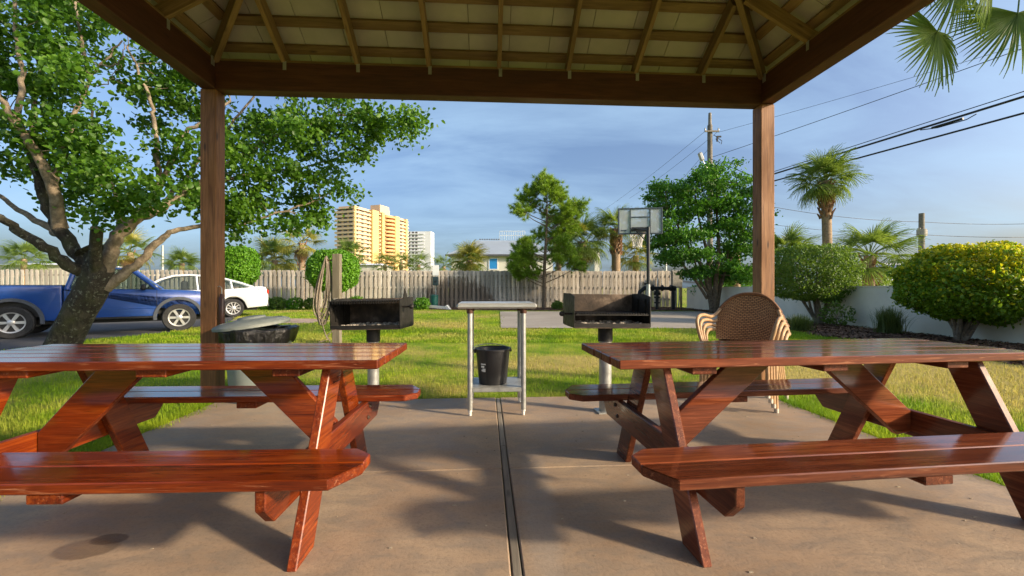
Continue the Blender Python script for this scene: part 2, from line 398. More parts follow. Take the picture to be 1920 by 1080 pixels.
# metals, plastics
M_['galv'] = plain('galvanised_steel', (.42, .43, .41), .45, .55, var=.25, scale=14)
M_['alu'] = plain('brushed_steel_top', (.62, .63, .61), .35, .6, var=.12, scale=6)
M_['bracket'] = plain('galvanised_bracket', (.38, .37, .34), .5, .5)
M_['rust'] = plain('rusty_collar', (.11, .05, .028), .8, .2, var=.4)
M_['whiteplastic'] = plain('white_plastic', (.72, .72, .68), .5, var=.08)
M_['blackplastic'] = plain('black_plastic', (.018, .018, .020), .42, var=.3)
M_['iron'] = plain('grill_iron', (.022, .020, .017), .6, .35, var=.6, scale=9, bump=.5)
a = N('grill_inside'); v = a.obj(); c = a.ramp(a.noise(v, 5, 6, .65), [(.35, (.022, .017, .013)), (.52, (.085, .06, .042)), (.7, (.28, .21, .15))]); M_['ironin'] = a.done(a.bsdf(c, .75, .2, a.bump(a.noise(v, 40, 4), .004, .6)))
M_['ash'] = plain('ash', (.46, .41, .34), .95, var=.5, scale=40, bump=1)
M_['canbody'] = plain('grey_green_plastic_can', (.23, .27, .25), .55, var=.1)
M_['lid'] = plain('grey_plastic_lid', (.20, .225, .21), .55, var=.15)
a = N('black_bag'); v = a.obj(); M_['bag'] = a.done(a.bsdf((.008, .008, .009), .22, 0, a.bump(a.noise(a.mapping(v, (1, 1, .25)), 14, 5, .7, 1.5), .03, .9), spec=.6))
M_['hose'] = plain('grey_brown_hose', (.20, .165, .125), .7, var=.3)
a = N('wicker'); v = a.obj(False); 
wv = a.n('ShaderNodeTexBrick'); wv.inputs['Scale'].default_value = 1.0; wv.offset = .5
for k_, x_ in (('Brick Width', .034), ('Row Height', .017), ('Mortar Size', .0032)): wv.inputs[k_].default_value = x_
wv.inputs['Color1'].default_value = (.62, .34, .15, 1); wv.inputs['Color2'].default_value = (.46, .235, .10, 1); wv.inputs['Mortar'].default_value = (.10, .046, .02, 1)
tcx = a.n('ShaderNodeTexCoord'); a.l(tcx.outputs['UV'], wv.inputs['Vector'])
bw = a.n('ShaderNodeRGBToBW'); a.l(wv.outputs['Color'], bw.inputs[0])
M_['wicker'] = a.done(a.bsdf(wv.outputs['Color'], .6, 0, a.bump(bw.outputs[0], .012, .9)))
M_['rattan'] = plain('tan_rattan_frame', (.44, .275, .14), .5, var=.2, scale=25, bump=.3)
M_['cap'] = plain('pale_foot_cap', (.62, .55, .45), .6)
M_['tip'] = plain('cut_wood', (.30, .21, .13), .8)
# car paints
def paint(name, col, rough=.35, metal=.0, coat=.8):
    return plain(name, col, rough, metal, var=.06, scale=3, coat=coat)
M_['blue'] = paint('blue_truck_paint', (.008, .055, .27), .35)
M_['white'] = paint('silver_white_paint', (.66, .68, .69), .35)
M_['flare'] = plain('grey_fender_flare', (.055, .065, .085), .6)
M_['tyre'] = plain('tyre_rubber', (.022, .022, .023), .85, var=.3)
M_['rim'] = plain('alloy_rim', (.58, .58, .58), .35, .7, var=.08)
M_['trim'] = plain('black_trim', (.012, .012, .013), .5)
M_['red'] = plain('red_tail_lens', (.55, .03, .015), .2, coat=.5)
M_['interior'] = plain('car_interior', (.035, .035, .038), .8)
a = N('car_glass'); g = a.bsdf((.10, .13, .13), .04, 0, spec=.6); tr = a.n('ShaderNodeBsdfTransparent'); tr.inputs[0].default_value = (.74, .80, .78, 1)
lw = a.n('ShaderNodeLayerWeight'); lw.inputs[0].default_value = .45
ms = a.n('ShaderNodeMixShader'); a.l(a.math('ADD', a.math('MULTIPLY', lw.outputs['Facing'], .55), .16), ms.inputs[0]); a.l(tr.outputs[0], ms.inputs[1]); a.l(g, ms.inputs[2]); M_['glass'] = a.done(ms.outputs[0])
a = N('acrylic_board'); g = a.bsdf((.6, .65, .68), .12, 0, spec=.5); tr = a.n('ShaderNodeBsdfTransparent'); tr.inputs[0].default_value = (.86, .9, .92, 1)
ms = a.n('ShaderNodeMixShader'); ms.inputs[0].default_value = .38; a.l(tr.outputs[0], ms.inputs[1]); a.l(g, ms.inputs[2]); M_['acrylic'] = a.done(ms.outputs[0])
M_['hoopgrey'] = plain('slate_grey_metal', (.055, .075, .09), .45, .2)
M_['hooppole'] = plain('black_painted_pole', (.02, .022, .024), .4, .2)
M_['orange'] = plain('orange_rim', (.36, .055, .02), .5)
M_['net'] = plain('white_net', (.68, .66, .62), .8)
M_['pipe'] = plain('black_pipe', (.014, .015, .017), .5, .2)
M_['elec'] = plain('weathered_grey_box', (.30, .28, .24), .7, var=.2)
M_['greencan'] = plain('dark_green_bin', (.01, .11, .085), .5)
M_['sign'] = plain('white_sign', (.75, .78, .78), .5, var=.05)
M_['utilpole'] = wood('utility_pole_wood', (.12, .105, .085), (.22, .195, .16), (.30, .27, .225), .9, knots=.2)
M_['wire'] = plain('black_cable', (.012, .012, .013), .6)
# bark and leaves
a = N('lichen_bark'); p = a.pos()
c = a.ramp(a.noise(a.mapping(p, (1, 1, .55)), 9, 6, .7, .6), [(.32, (.012, .010, .007)), (.5, (.045, .036, .024)), (.7, (.12, .10, .07))])
c = a.mix(a.ramp(a.noise(p, 17, 5, .7), [(.57, 0), (.64, .75)]), c, (.26, .27, .20)); c = a.mix(a.ramp(a.noise(p, 3.2, 4), [(.5, 0), (.68, .6)]), c, (.065, .07, .022))
M_['bark'] = a.done(a.bsdf(c, .95, 0, a.bump(a.noise(a.mapping(p, (1, 1, .5)), 20, 6, .7), .03, 1.0)))
a = N('branch_bark'); p = a.pos()
c = a.ramp(a.noise(p, 12, 6, .7, .6), [(.3, (.10, .08, .055)), (.55, (.25, .195, .135)), (.72, (.38, .32, .235))]); M_['branch'] = a.done(a.bsdf(c, .9, 0, a.bump(a.noise(p, 30, 5), .015, .8)))
M_['trunk'] = plain('grey_brown_trunk', (.17, .12, .075), .95, var=.5, scale=12, bump=1)
M_['palmtrunk'] = plain('palm_trunk', (.28, .20, .125), .95, var=.4, scale=14, bump=1)
M_['boots'] = plain('palm_boots', (.24, .125, .06), .95, var=.5, scale=18, bump=1)
M_['leaf'] = leafmat('tree_leaf', (.045, .125, .012), (.145, .285, .022), .42)
M_['hedge'] = leafmat('hedge_leaf', (.08, .22, .012), (.19, .40, .022), .35)
M_['bushleaf'] = leafmat('clipped_bush_leaf', (.07, .15, .016), (.21, .31, .04), .35)
M_['darkleaf'] = leafmat('dark_tree_leaf', (.05, .16, .016), (.14, .33, .03), .35)
M_['greenleaf'] = leafmat('glossy_green_leaf', (.11, .22, .012), (.25, .38, .02), .4)
M_['goldleaf'] = leafmat('gold_new_leaf', (.45, .46, .015), (.64, .58, .03), .4)
M_['palm'] = leafmat('palm_frond', (.10, .17, .026), (.26, .34, .075), .4)
M_['palmy'] = leafmat('yellowing_frond', (.21, .23, .035), (.42, .37, .075), .35)
M_['palmdead'] = leafmat('dead_frond', (.20, .12, .05), (.36, .24, .11), .2)
M_['pine'] = leafmat('pine_needle', (.13, .26, .02), (.32, .44, .04), .3)
M_['reed'] = leafmat('ornamental_grass', (.09, .13, .03), (.20, .24, .06), .3)
# far buildings
M_['peach'] = plain('peach_stucco', (.68, .49, .31), .85, var=.05, scale=.05)
M_['yellow'] = plain('yellow_stucco', (.72, .49, .20), .85, var=.05, scale=.05)
M_['cream'] = plain('cream_slab', (.74, .60, .42), .85, var=.05, scale=.05)
M_['dwin'] = plain('dark_window', (.10, .085, .075), .25, var=.3)
M_['bwhite'] = plain('white_building', (.66, .68, .70), .85, var=.04, scale=.05)
M_['tinroof'] = plain('pale_blue_metal_roof', (.36, .41, .45), .5, .2, var=.06, scale=.4)
M_['housewall'] = plain('cream_house_wall', (.55, .54, .48), .85, var=.06, scale=.5)
M_['bluepane'] = plain('bright_blue_shutter', (.02, .22, .56), .4, var=.08)
M_['darkedge'] = plain('dark_eave', (.06, .065, .07), .7)
# ------------------------------------------------------------------ setting: ground, slabs
GZ = -0.035                                   # lawn level; the patio top is z = 0
def sheet(name, poly, z, mat, kind='structure', parent=None):
    mb = MB(); n = len(poly); mb.add([(x, y, z) for x, y in poly], [tuple(range(n))])
    o = mb.build(name, mat, parent)
    if parent is None: tag(o, kind=kind)
    return o
mb = MB()
xs = [-3000, -300, -60, -30, -15, 0, 15, 30, 60, 300, 3000]; ys = [-600, -60, -15, 0, 8, 16, 24, 40, 100, 400, 4000]
mb.add([(x, y, GZ) for y in ys for x in xs], [(j * 11 + i, j * 11 + i + 1, (j + 1) * 11 + i + 1, (j + 1) * 11 + i) for j in range(10) for i in range(10)])
tag(mb.build('lawn', M_['lawn']), kind='structure')
g2 = lambda *pts: [(G(px, py).x, G(px, py).y) for px, py in pts]
POLY = {}
POLY['court'] = [(-.30, 11.5), (6.3, 11.35), (8.2, 15.5), (8.7, 19.6), (-.55, 19.6)]
POLY['drive'] = [(-60, -12), (-9.3, -12), (-8.95, 7), (-8.45, 10.4), (-8.7, 13), (-9.9, 15.2), (-11.2, 17.5), (-60, 17.5)]
POLY['mulchwall'] = [(6.9, 9.6), (7.35, 8.4), (7.3, 7.0), (7.1, 5.4), (7.6, 2.5), (9.75, 2.5), (9.55, 13), (9.3, 22.5), (8.75, 22.5), (8.55, 17), (8.3, 14.6), (7.3, 11.2)]
POLY['mulchfence'] = [(-4.2, 21.4), (0, 20.6), (8.9, 20.3), (9.2, 24.0), (-4.5, 23.4)]
POLY['sand'] = [(-8.4, 13.4), (-6.3, 13.2), (-5.9, 14.2), (-7.2, 15.2), (-9.4, 15.4), (-9.6, 14.4)]
sheet('court_pad', POLY['court'], GZ + .022, M_['court'])
sheet('driveway', POLY['drive'], GZ + .008, M_['asphalt'])
sheet('mulch_bed', POLY['mulchwall'], GZ + .006, M_['mulch'])
sheet('mulch_strip', POLY['mulchfence'], GZ + .010, M_['mulch'])
sheet('sandy_patch', POLY['sand'], GZ + .004, M_['sand'])
# patio: pavilion axes
PAV_C = Vector((.04, 1.58, 0)); PAV_A = R(3.52)
def pav(u, v, z=0):
    return Vector((PAV_C.x + u * math.cos(PAV_A) - v * math.sin(PAV_A), PAV_C.y + u * math.sin(PAV_A) + v * math.cos(PAV_A), z))
patio = link('patio', None); patio.location = PAV_C; patio.rotation_euler = (0, 0, PAV_A); tag(patio, kind='structure')
SL, SV0, SV1 = 2.64, -3.4, 2.56; J = -.020; CJ = .93
for (u0, u1) in ((-SL, J - .023), (J + .023, SL)):
    for (v0, v1) in ((SV0, CJ - .003), (CJ + .003, SV1)):
        mb = MB(); mb.box(((u0 + u1) / 2, (v0 + v1) / 2, -.075), (u1 - u0, v1 - v0, .15), .006); mb.build('slab', M_['patio'], patio)
for (v0, v1) in ((-3.4, -.42), (-.415, 1.3), (1.305, 2.55)):
    plank('joint_strip', patio, (J, (v0 + v1) / 2, -.053), v1 - v0, .036, .1, (0, 1, 0), (1, 0, 0), M_['joint'], .004)
POLY['patio'] = [tuple(pav(u, v)[:2]) for u, v in ((-SL, SV0), (SL, SV0), (SL, SV1), (-SL, SV1))]

# ------------------------------------------------------------------ pavilion
pv = empty('pavilion', PAV_C, PAV_A, 'open timber picnic pavilion with dark beams, brown posts and hipped rafter roof', 'pavilion')
HW, BB, BH, BT = 2.85, 3.01, .285, .14
for (u, v) in ((-HW, HW), (HW, HW), (-HW, -HW), (HW, -HW)):
    plank('post', pv, (u, v, (BB + GZ) / 2 - .03), BB - GZ + .06, .15, .15, (0, 0, 1), (1, 0, 0), M_['post'], .006)
for s in (1, -1):
    plank('beam', pv, (0, s * HW, BB + BH / 2), 2 * HW + .14, BH, BT, (1, 0, 0), (0, 0, 1), M_['beam'], .006)
    plank('beam', pv, (s * HW, 0, BB + BH / 2 + .0025), 2 * HW - .143, BH - .005, BT, (0, 1, 0), (0, 0, 1), M_['beam'], .006)
    plank('beam_cap', pv, (0, s * (HW - .04), BB + BH + .012), 2 * HW - .2, .05, .022, (1, 0, 0), (0, 1, 0), M_['rafter'])
    plank('beam_cap', pv, (s * (HW - .04), 0, BB + BH + .012), 2 * HW - .3, .05, .022, (0, 1, 0), (1, 0, 0), M_['rafter'])
PIT = R(30); tp = math.tan(PIT); ZT = BB + BH          # rafter underside meets the inner top corner of the beam
inr = HW - BT / 2                                       # inner face of the beam
OV = .21                                                # eave overhang
RW, RT = .125, .042
def slope_pt(face, a_, s, h=0):
    """face 0..3 (far, left, near, right); a_ along the eave, s inwards from the beam's inner face, h above rafter underside, square to the slope"""
    s2 = s - h * math.sin(PIT); z = ZT + s * tp + h * math.cos(PIT)
    x, y = a_, inr - s2
    for _ in range(face): x, y = -y, x
    return Vector((x, y, z))
ang = [0, math.pi / 2, math.pi, -math.pi / 2]
ridge = None
for fc in range(4):
    for k in range(-3, 4):
        a_ = k * .7125
        s1 = inr - abs(a_) - (.05 if k else .06); s0 = -OV
        p0 = slope_pt(fc, a_, s0, RW / 2); p1 = slope_pt(fc, a_, s1, RW / 2)
        nrm = slope_pt(fc, a_, 0, 1) - slope_pt(fc, a_, 0, 0)
        plank('rafter', pv, (p0 + p1) / 2, (p1 - p0).length, RW, RT, p1 - p0, nrm, M_['rafter'])
        c = slope_pt(fc, a_ + RT / 2 + .004, -.0, 0)
        inw = slope_pt(fc, a_, 1, 0) - slope_pt(fc, a_, 0, 0); inw.z = 0; inw.normalize(); al = Vector((0, 0, 1)).cross(inw)
        plank('bracket', pv, c + inw * .003 - Vector((0, 0, .035)) - al * .012, .085, .034, .003, (0, 0, 1), al, M_['bracket'], 0)
for (sx, sy) in ((-1, 1), (1, 1), (-1, -1), (1, -1)):
    p0 = Vector((sx * (inr + OV * .9), sy * (inr + OV * .9), ZT - OV * .9 * tp + .055)); p1 = Vector((sx * .03, sy * .03, ZT + (inr - .03) * tp + .055))
    plank('hip_rafter', pv, (p0 + p1) / 2, (p1 - p0).length, .155, .05, p1 - p0, Vector((0, 0, 1)), M_['rafter'])
    plank('bracket', pv, (sx * (inr - .003), sy * (inr - .05), ZT - .03), .09, .05, .003, (0, 0, 1), (0, 1, 0), M_['bracket'], 0)
# skip-sheathing boards across the rafters, cream panels above them
for fc in range(4):
    for i in range(13):
        s = -OV + .02 + i * .232
        half = inr - s - .03 + (RW + .021) * math.sin(PIT)
        if half < .15: continue
        c = slope_pt(fc, 0, s, RW + .021)
        e = slope_pt(fc, 1, s, RW + .021) - c; nrm = slope_pt(fc, 0, s + 1, 0) - slope_pt(fc, 0, s, 0)
        plank('sheathing_board', pv, c, 2 * half, .088, .038, e, nrm, M_['rafter'])
    wd = .405; n0 = int((inr + OV) / wd) + 1
    for j in range(-n0, n0):
        a0, a1 = j * wd + .1 + .003, (j + 1) * wd + .1 - .003
        H_ = RW + .041; lim = inr + OV + H_ * math.sin(PIT)
        a0, a1 = max(a0, -lim + .02), min(a1, lim - .02)
        if a1 - a0 < .03: continue
        def smax(q): return inr - abs(q) - .006 + H_ * math.sin(PIT)
        pts = [(a0, -OV), (a1, -OV)]
        top = [(a1, smax(a1))] + ([(0, smax(0))] if a0 < 0 < a1 else []) + [(a0, smax(a0))]
        pts = [(q, s) for q, s in pts] + [(q, max(s, -OV + .005)) for q, s in top]
        mb = MB(); n = len(pts)
        vs = [slope_pt(fc, q, s, H_) for q, s in pts] + [slope_pt(fc, q, s, H_ + .014) for q, s in pts]
        mb.add(vs, [tuple(range(n - 1, -1, -1)), tuple(range(n, 2 * n))] + [(i, (i + 1) % n, n + (i + 1) % n, n + i) for i in range(n)])
        mb.build('roof_panel', M_['rooftile'], pv)
    hs2 = (RW + .066) * math.sin(PIT); mb = MB(); lim = inr + OV + hs2
    q = [(-lim, -OV), (lim, -OV), (0, inr + hs2)]
    vs = [slope_pt(fc, x, s, RW + .060) for x, s in q] + [slope_pt(fc, x, s, RW + .072) for x, s in q]
    mb.add(vs, [(2, 1, 0), (3, 4, 5), (0, 1, 4, 3), (1, 2, 5, 4), (2, 0, 3, 5)]); mb.build('roof_covering', M_['shingle'], pv)
# small dark lighter tube hung on the left post
bl = empty('hanging_tube', pav(-HW + .115, HW - .05, 0), 0, 'small dark brown tube hanging on a hook on the left pavilion post', 'tube')
z0 = 1.06 - 70 / 800 * 4.2
mb = MB(); mb.lathe([(.022, z0 - .0), (.026, z0 + .01), (.026, z0 + .27), (.016, z0 + .29), (.013, z0 + .31)], 14); mb.build('tube', plain('brown_tube', (.05, .018, .012), .4), bl, 40)
mb = MB(); mb.tube([(0, 0, z0 + .31), (.0, 0, z0 + .37), (-.02, 0, z0 + .385), (-.045, 0, z0 + .38)], .005, 6); mb.build('hook', M_['bracket'], bl, 40)

# ------------------------------------------------------------------ fence
def fence_pt(x):           # along the line of the fence
    t = (x + 34) / 43.3; return Vector((x, 21.9 + 2.4 * t, GZ))
FA, FB = fence_pt(-34), fence_pt(9.3); fd = (FB - FA).normalized(); fn = Vector((fd.y, -fd.x, 0))   # fn faces the lawn
fen = empty('wooden_fence', FA, math.atan2(fd.y, fd.x), 'weathered grey shadowbox board fence across the back of the lawn', 'fence')
FL = (FB - FA).length; FH = 2.06; rf = random.Random(5)
pk = [bev_mesh('picket%d' % i, [(0, -.066), (FH - .02, -.066), (FH, -.05), (FH, .05), (FH - .02, .066), (0, .066)], .018, .002, M_['fence']) for i in range(1)]
PITCH = .243; npk = int(FL / PITCH)
for i in range(npk):
    x = .1 + i * PITCH + rf.uniform(-.006, .006)
    M = frame((x, -.03 - rf.uniform(0, .006), rf.uniform(-.04, .025)), (rf.uniform(-.012, .012), rf.uniform(-.006, .006), 1), (1, 0, 0))
    link('picket', pk[0], fen, M)
mb = MB()
for i in range(npk):
    x = .1 + (i + .5) * PITCH; mb.box((x, .075, FH / 2 + rf.uniform(-.02, .01)), (.14, .018, FH), .002)
o = mb.build('back_pickets', M_['fence'], fen); tag(o, kind='stuff')
for z in (.45, 1.12, 1.78):
    for k in range(18):
        plank('rail', fen, ((k + .5) * FL / 18, .012, z), FL / 18 - .01, .085, .04, (1, 0, 0), (0, 0, 1), M_['fence'])
for k in range(0, 19):
    plank('fence_post', fen, (min(k * FL / 18 + .0, FL - .05), .12, 1.0), 2.0, .09, .09, (0, 0, 1), (1, 0, 0), M_['fence'])
# ------------------------------------------------------------------ stucco wall on the right
wl = empty('stucco_wall', (9.62, 12, 0), 0, 'low cream stucco garden wall running along the right side', 'wall')
wp = [(9.38, 22.9), (9.55, 17), (9.72, 11), (9.85, 6), (9.95, 1.0)]
mb = MB(); vs = []; 
for (x, y) in wp:
    for (dx, z) in ((0, GZ - .1), (0, 1.085), (.2, 1.085), (.2, GZ - .1)): vs.append((x + dx - 9.62, y - 12, z))
n = len(wp); fs = []
for i in range(n - 1):
    for k in range(4): fs.append((i * 4 + k, (i + 1) * 4 + k, (i + 1) * 4 + (k + 1) % 4, i * 4 + (k + 1) % 4))
fs += [(3, 2, 1, 0), tuple((n - 1) * 4 + k for k in range(4))]
mb.add(vs, [f[::-1] for f in fs]); mb.build('wall_body', M_['stucco'], wl)
mb = MB()
vs = []
for (x, y) in wp:
    for (dx, z) in ((-.02, 1.087), (-.02, 1.115), (.22, 1.115), (.22, 1.087)): vs.append((x + dx - 9.62, y - 12, z))
mb.add(vs, [f[::-1] for f in fs]); mb.build('wall_cap', M_['stucco'], wl)
# ------------------------------------------------------------------ picnic tables
M_['bolt'] = plain('dull_bolt', (.09, .07, .055), .55, .6)
def picnic_table(loc, rz, L, label, m):
    t = empty('picnic_table', loc, rz, label, 'picnic table', 'varnished picnic tables under the pavilion')
    W, TT, TH, S, O = .60, .745, .040, .41, .572
    bw = .1145; gap = (W - 5 * bw) / 4
    for i in range(5):
        plank('tabletop_board', t, (0, -W / 2 + bw / 2 + i * (bw + gap), TT - TH / 2), L + (.004 if i % 2 else 0), bw, TH, (1, 0, 0), (0, 1, 0), m, .004)
    LB = L + .05; w2 = .141
    for s in (-1, 1):
        for k in (0, 1):                               # k = 0 outer board, 1 inner
            yo = w2 / 2; h = LB / 2
            if k == 0: c1, c2 = .075, .125                # outer board: long chamfer over most of its width
            else: c1, c2 = .07, .06
            q = s if k == 0 else -s
            poly = [(-h, -q * yo), (h, -q * yo), (h, q * (yo - c2)), (h - c1, q * yo), (-h + c1, q * yo), (-h, q * (yo - c2))]
            me = bev_mesh('bench_board_%d_%d_%.3f' % (k, q, L), poly, .038, .004, m)
            link('bench_board', me, t, T(0, s * (O + (.5 if k == 0 else -.5) * (w2 + .006)), S - .019))
    xl = L / 2 - .285
    for e in (-1, 1):
        sup = [(-.70, 0), (.70, 0), (.70, -.075), (.635, -.142), (-.635, -.142), (-.70, -.075)]
        me = bev_mesh('seat_support', sup, .038, .004, m)
        link('seat_support', me, t, frame((e * xl, 0, S - .039), (0, 1, 0), (0, 0, 1)))
        for s in (-1, 1):
            xo = e * (xl + (.0385 if s < 0 else -.0385))
            y0, y1, wv = .565, .235, .155          # outer edge at foot / top, width along y
            zt = TT - TH - .001
            leg = [(s * y0, 0), (s * (y0 - wv), 0), (s * (y1 - wv), zt), (s * y1, zt)]
            me = bev_mesh('leg_%d' % s, leg, .038, .004, m)
            link('leg', me, t, frame((xo, 0, 0), (0, 1, 0), (0, 0, 1)))
        plank('cleat', t, (e * (xl - .125), 0, TT - TH - .0185), W - .06, .12, .035, (0, 1, 0), (1, 0, 0), m, .004)
        # slanting brace from the seat support up to the middle of the top
        zt = TT - TH - .002; xt = .14; xb = xl - .022; zb = .255; wd = .24
        br = [(e * xb, zb), (e * xb, zb + .115), (e * (xt + wd), zt), (e * xt, zt), (e * (xb - .085), zb - .015)]
        me = bev_mesh('brace_%d_%.3f' % (e, L), br, .038, .004, m)
        link('brace', me, t, frame((0, .055 * e, 0), (1, 0, 0), (0, 0, 1)))
    bolt = bpy.data.meshes.get('bolt') or MB().lathe([(.012, 0), (.012, .004), (.007, .009), (.002, .010)], 10).mesh('bolt', M_['bolt'], 40)
    for e in (-1, 1):
        for s in (-1, 1):
            for (yy, zz) in ((.475, .335), (.44, .275)):
                x_ = e * (xl + (.0575 if s < 0 else -.0195)); x_ = e * (xl + (.0578 if s < 0 else .0193))
                link('bolt', bolt, t, frame((x_, s * yy, zz), (0, 1, 0), (0, 0, 1)) if e > 0 else frame((x_, s * yy, zz), (0, -1, 0), (0, 0, 1)))
    plank('centre_cleat', t, (0, 0, TT - TH - .0185), W - .06, .13, .035, (0, 1, 0), (1, 0, 0), m, .004)
    for s in (-1, 1):
        plank('bench_cleat', t, (0, s * O, S - .038 - .019), .27, .12, .036, (0, 1, 0), (1, 0, 0), m, .004)
    return t
picnic_table((-1.585, 2.13, 0), R(1.8), 1.98, 'orange-red varnished picnic table on the patio beside the trash can', M_['table'])
picnic_table((1.49, 2.27, 0), R(6.6), 2.13, 'red-brown varnished picnic table on the patio beside the stacked wicker chairs', M_['table2'])

# ------------------------------------------------------------------ steel prep table with bucket
pt = empty('prep_table', pav(-.045, 2.17, 0), PAV_A + R(0), 'small galvanised steel work table with lower shelf between the two grills', 'table')
tw, tdp, th_ = .66, .50, .935
mb = MB(); mb.box((0, 0, th_ - .022), (tw, tdp, .044), .014); mb.build('tabletop', M_['alu'], pt)
lx, ly = .222, .195
for sx in (-1, 1):
    for sy in (-1, 1):
        mb = MB(); mb.lathe([(.021, .05), (.021, th_ - .05)], 14); lg = mb.build('leg', M_['galv'], pt, 40, T(sx * lx, sy * ly, 0))
        mb = MB(); mb.lathe([(.004, 0), (.011, .002), (.013, .02), (.011, .03), (.018, .034), (.018, .0495)], 12); mb.build('foot', M_['whiteplastic'], lg, 40)
        mb = MB(); mb.lathe([(.0275, th_ - .085), (.0275, th_ - .045)], 14); mb.build('socket', M_['rust'], lg, 40)
mb = MB(); mb.box((0, 0, .232), (2 * lx + .03, 2 * ly + .03, .006), .002)
for s in (-1, 1):
    mb.box((0, s * (ly + .012), .2135), (2 * lx + .03, .006, .03), .002); mb.box((s * (lx + .012), 0, .2135), (.006, 2 * ly + .017, .03), .002)
mb.build('shelf', M_['galv'], pt)
bp = pav(-.075, 2.15, .2355)
bk = empty('bucket', bp, .3, 'black plastic bucket on the lower shelf of the steel work table', 'bucket')
mb = MB(); prof = [(.118, 0), (.120, .004), (.148, .285), (.156, .286), (.157, .303), (.150, .304), (.144, .298), (.140, .28), (.113, .012)]
mb.lathe(prof, 36); mb.build('bucket_body', M_['blackplastic'], bk, 40)
mb = MB(); pts = []
for i in range(17):
    a_ = math.pi * i / 16; pts.append((.163 * math.cos(a_), .03 + .155 * math.sin(a_), .285 + .03 * math.sin(a_)))
mb.tube(pts, .004, 6); mb.build('handle', M_['galv'], bk, 50)
for s in (-1, 1):
    mb = MB(); mb.box((s * .160, 0, .283), (.016, .036, .036), .005); mb.build('handle_lug', M_['blackplastic'], bk)
mb = MB()
for (an, z, ww, hh) in ((-2.45, .175, .05, .010), (-2.5, .15, .034, .016), (-2.42, .115, .030, .028), (-2.56, .118, .016, .014)):
    r_ = .1215 + .0297 * (z / .285) + .0012
    for q in range(3):
        a0 = an + (q - 1.5) * ww / 3 / r_; a1 = a0 + ww / 3 / r_
        mb.add([(r_ * math.cos(a0), r_ * math.sin(a0), z), (r_ * math.cos(a1), r_ * math.sin(a1), z), (r_ * math.cos(a1) * 1.0, r_ * math.sin(a1), z + hh), (r_ * math.cos(a0), r_ * math.sin(a0), z + hh)], [(0, 1, 2, 3)])
mb.build('printed_mark', M_['whiteplastic'], bk)

# ------------------------------------------------------------------ park grills
def grill(loc, rz, label, lever, shelf_low, tilt):
    g = empty('park_grill', loc, rz, label, 'grill', 'black pedestal grills at the patio edge')
    zb = .735 if shelf_low else .69
    mb = MB(); mb.lathe([(.052, -.01), (.052, zb - .10)], 20); mb.build('pedestal', M_['galv'], g, 40)
    mb = MB(); mb.lathe([(.062, zb - .13), (.062, zb - .004)], 20); mb.build('collar', M_['iron'], g, 40)
    mb = MB(); mb.box((0, 0, .006), (.16, .16, .012), .002); mb.build('base_plate', M_['galv'], g)
    W, D, H = .63, .40, .265
    M0 = T(0, 0, zb) @ Matrix.Rotation(R(tilt), 4, 'Y')
    mb = MB()
    mb.box((0, .01, 0), (W, D, .008)); fb = mb.build('firebox', M_['ironin'], g, None, M0)
    mb = MB(); mb.box((0, D / 2 - .004 + .01, H / 2 + .004), (W, .007, H)); mb.build('back_plate', M_['ironin'], fb)
    for s in (-1, 1):
        # side plates: lower at the front, notched slots to set the grate
        d0, d1 = -D / 2 + .01, D / 2 + .01
        poly = [(d0, .004), (d1, .004), (d1, H + .012), (d0 + .14, H + .012), (d0, H - .01)]
        mb = MB(); mb.prism(poly, -.0035, .0035, frame((s * (W / 2 + .0035), 0, 0), (0, 1, 0), (0, 0, 1))); mb.build('side_plate', M_['iron'], fb)
        for yy in (-.10, .06):
            mb = MB(); mb.box((s * (W / 2 - .006), yy, .15), (.008, .014, .17))
            for q in range(4): mb.box((s * (W / 2 - .010), yy + .012, .085 + q * .042), (.012, .018, .012))
            mb.build('notch_rail', M_['iron'], fb)
    mb = MB(); mb.box((0, -D / 2 + .013, .020), (W, .007, .032)); mb.build('front_lip', M_['iron'], fb)
    mb = MB()
    rg = random.Random(3); 
    for q in range(220):
        mb.box((rg.uniform(-W / 2 + .02, W / 2 - .02), rg.uniform(-D / 2 + .03, D / 2), .010 + rg.uniform(0, .024)), (rg.uniform(.01, .035), rg.uniform(.01, .03), rg.uniform(.008, .02)), .003)
    o = mb.build('ash_bed', M_['ash'], fb); tag(o, kind='stuff')
    gz = .115 if shelf_low else H - .01
    mb = MB()
    for q in range(27):
        x = -W / 2 + .025 + q * (W - .05) / 26; mb.box((x, -.005, gz), (.009, D - .04, .009))
    for yy in (-D / 2 + .022, D / 2 - .03): mb.box((0, yy, gz - .010), (W - .02, .014, .010))
    if not shelf_low:
        for q in range(27):
            x = -W / 2 + .025 + q * (W - .05) / 26; mb.box((x, -D / 2 + .002, gz - .012), (.009, .012, .03))
    mb.build('grate', M_['iron'], fb)
    mb = MB()
    hz = .11 if shelf_low else .195
    x0 = lever * (W / 2 - .01); x1 = lever * (W / 2 + .10)
    mb.tube([(x0, -.12, hz), (x1, -.12, hz)], .008, 8)
    mb.tube([(x1 - lever * .028, -.12, hz), (x1 - lever * .02, -.12, hz), (x1, -.12, hz), (x1 + lever * .012, -.12, hz)], [.010, .021, .021, .010], 12)
    mb.build('lever_handle', M_['iron'], fb, 40)
    if not shelf_low:
        mb = MB(); mb.tube([(-lever * (W / 2 - .01), -.12, hz - .01), (-lever * (W / 2 + .05), -.12, hz - .01)], [.016, .014], 10); mb.build('lever_handle', M_['iron'], fb, 40)
        mb = MB(); mb.prism([(-.06, 0), (.05, 0), (.05, .02), (-.02, .085)], -.0035, .0035, frame((lever * (W / 2 + .004), -.02, H + .008), (0, 1, 0), (0, 0, 1))); mb.build('side_fin', M_['iron'], fb)
    return g
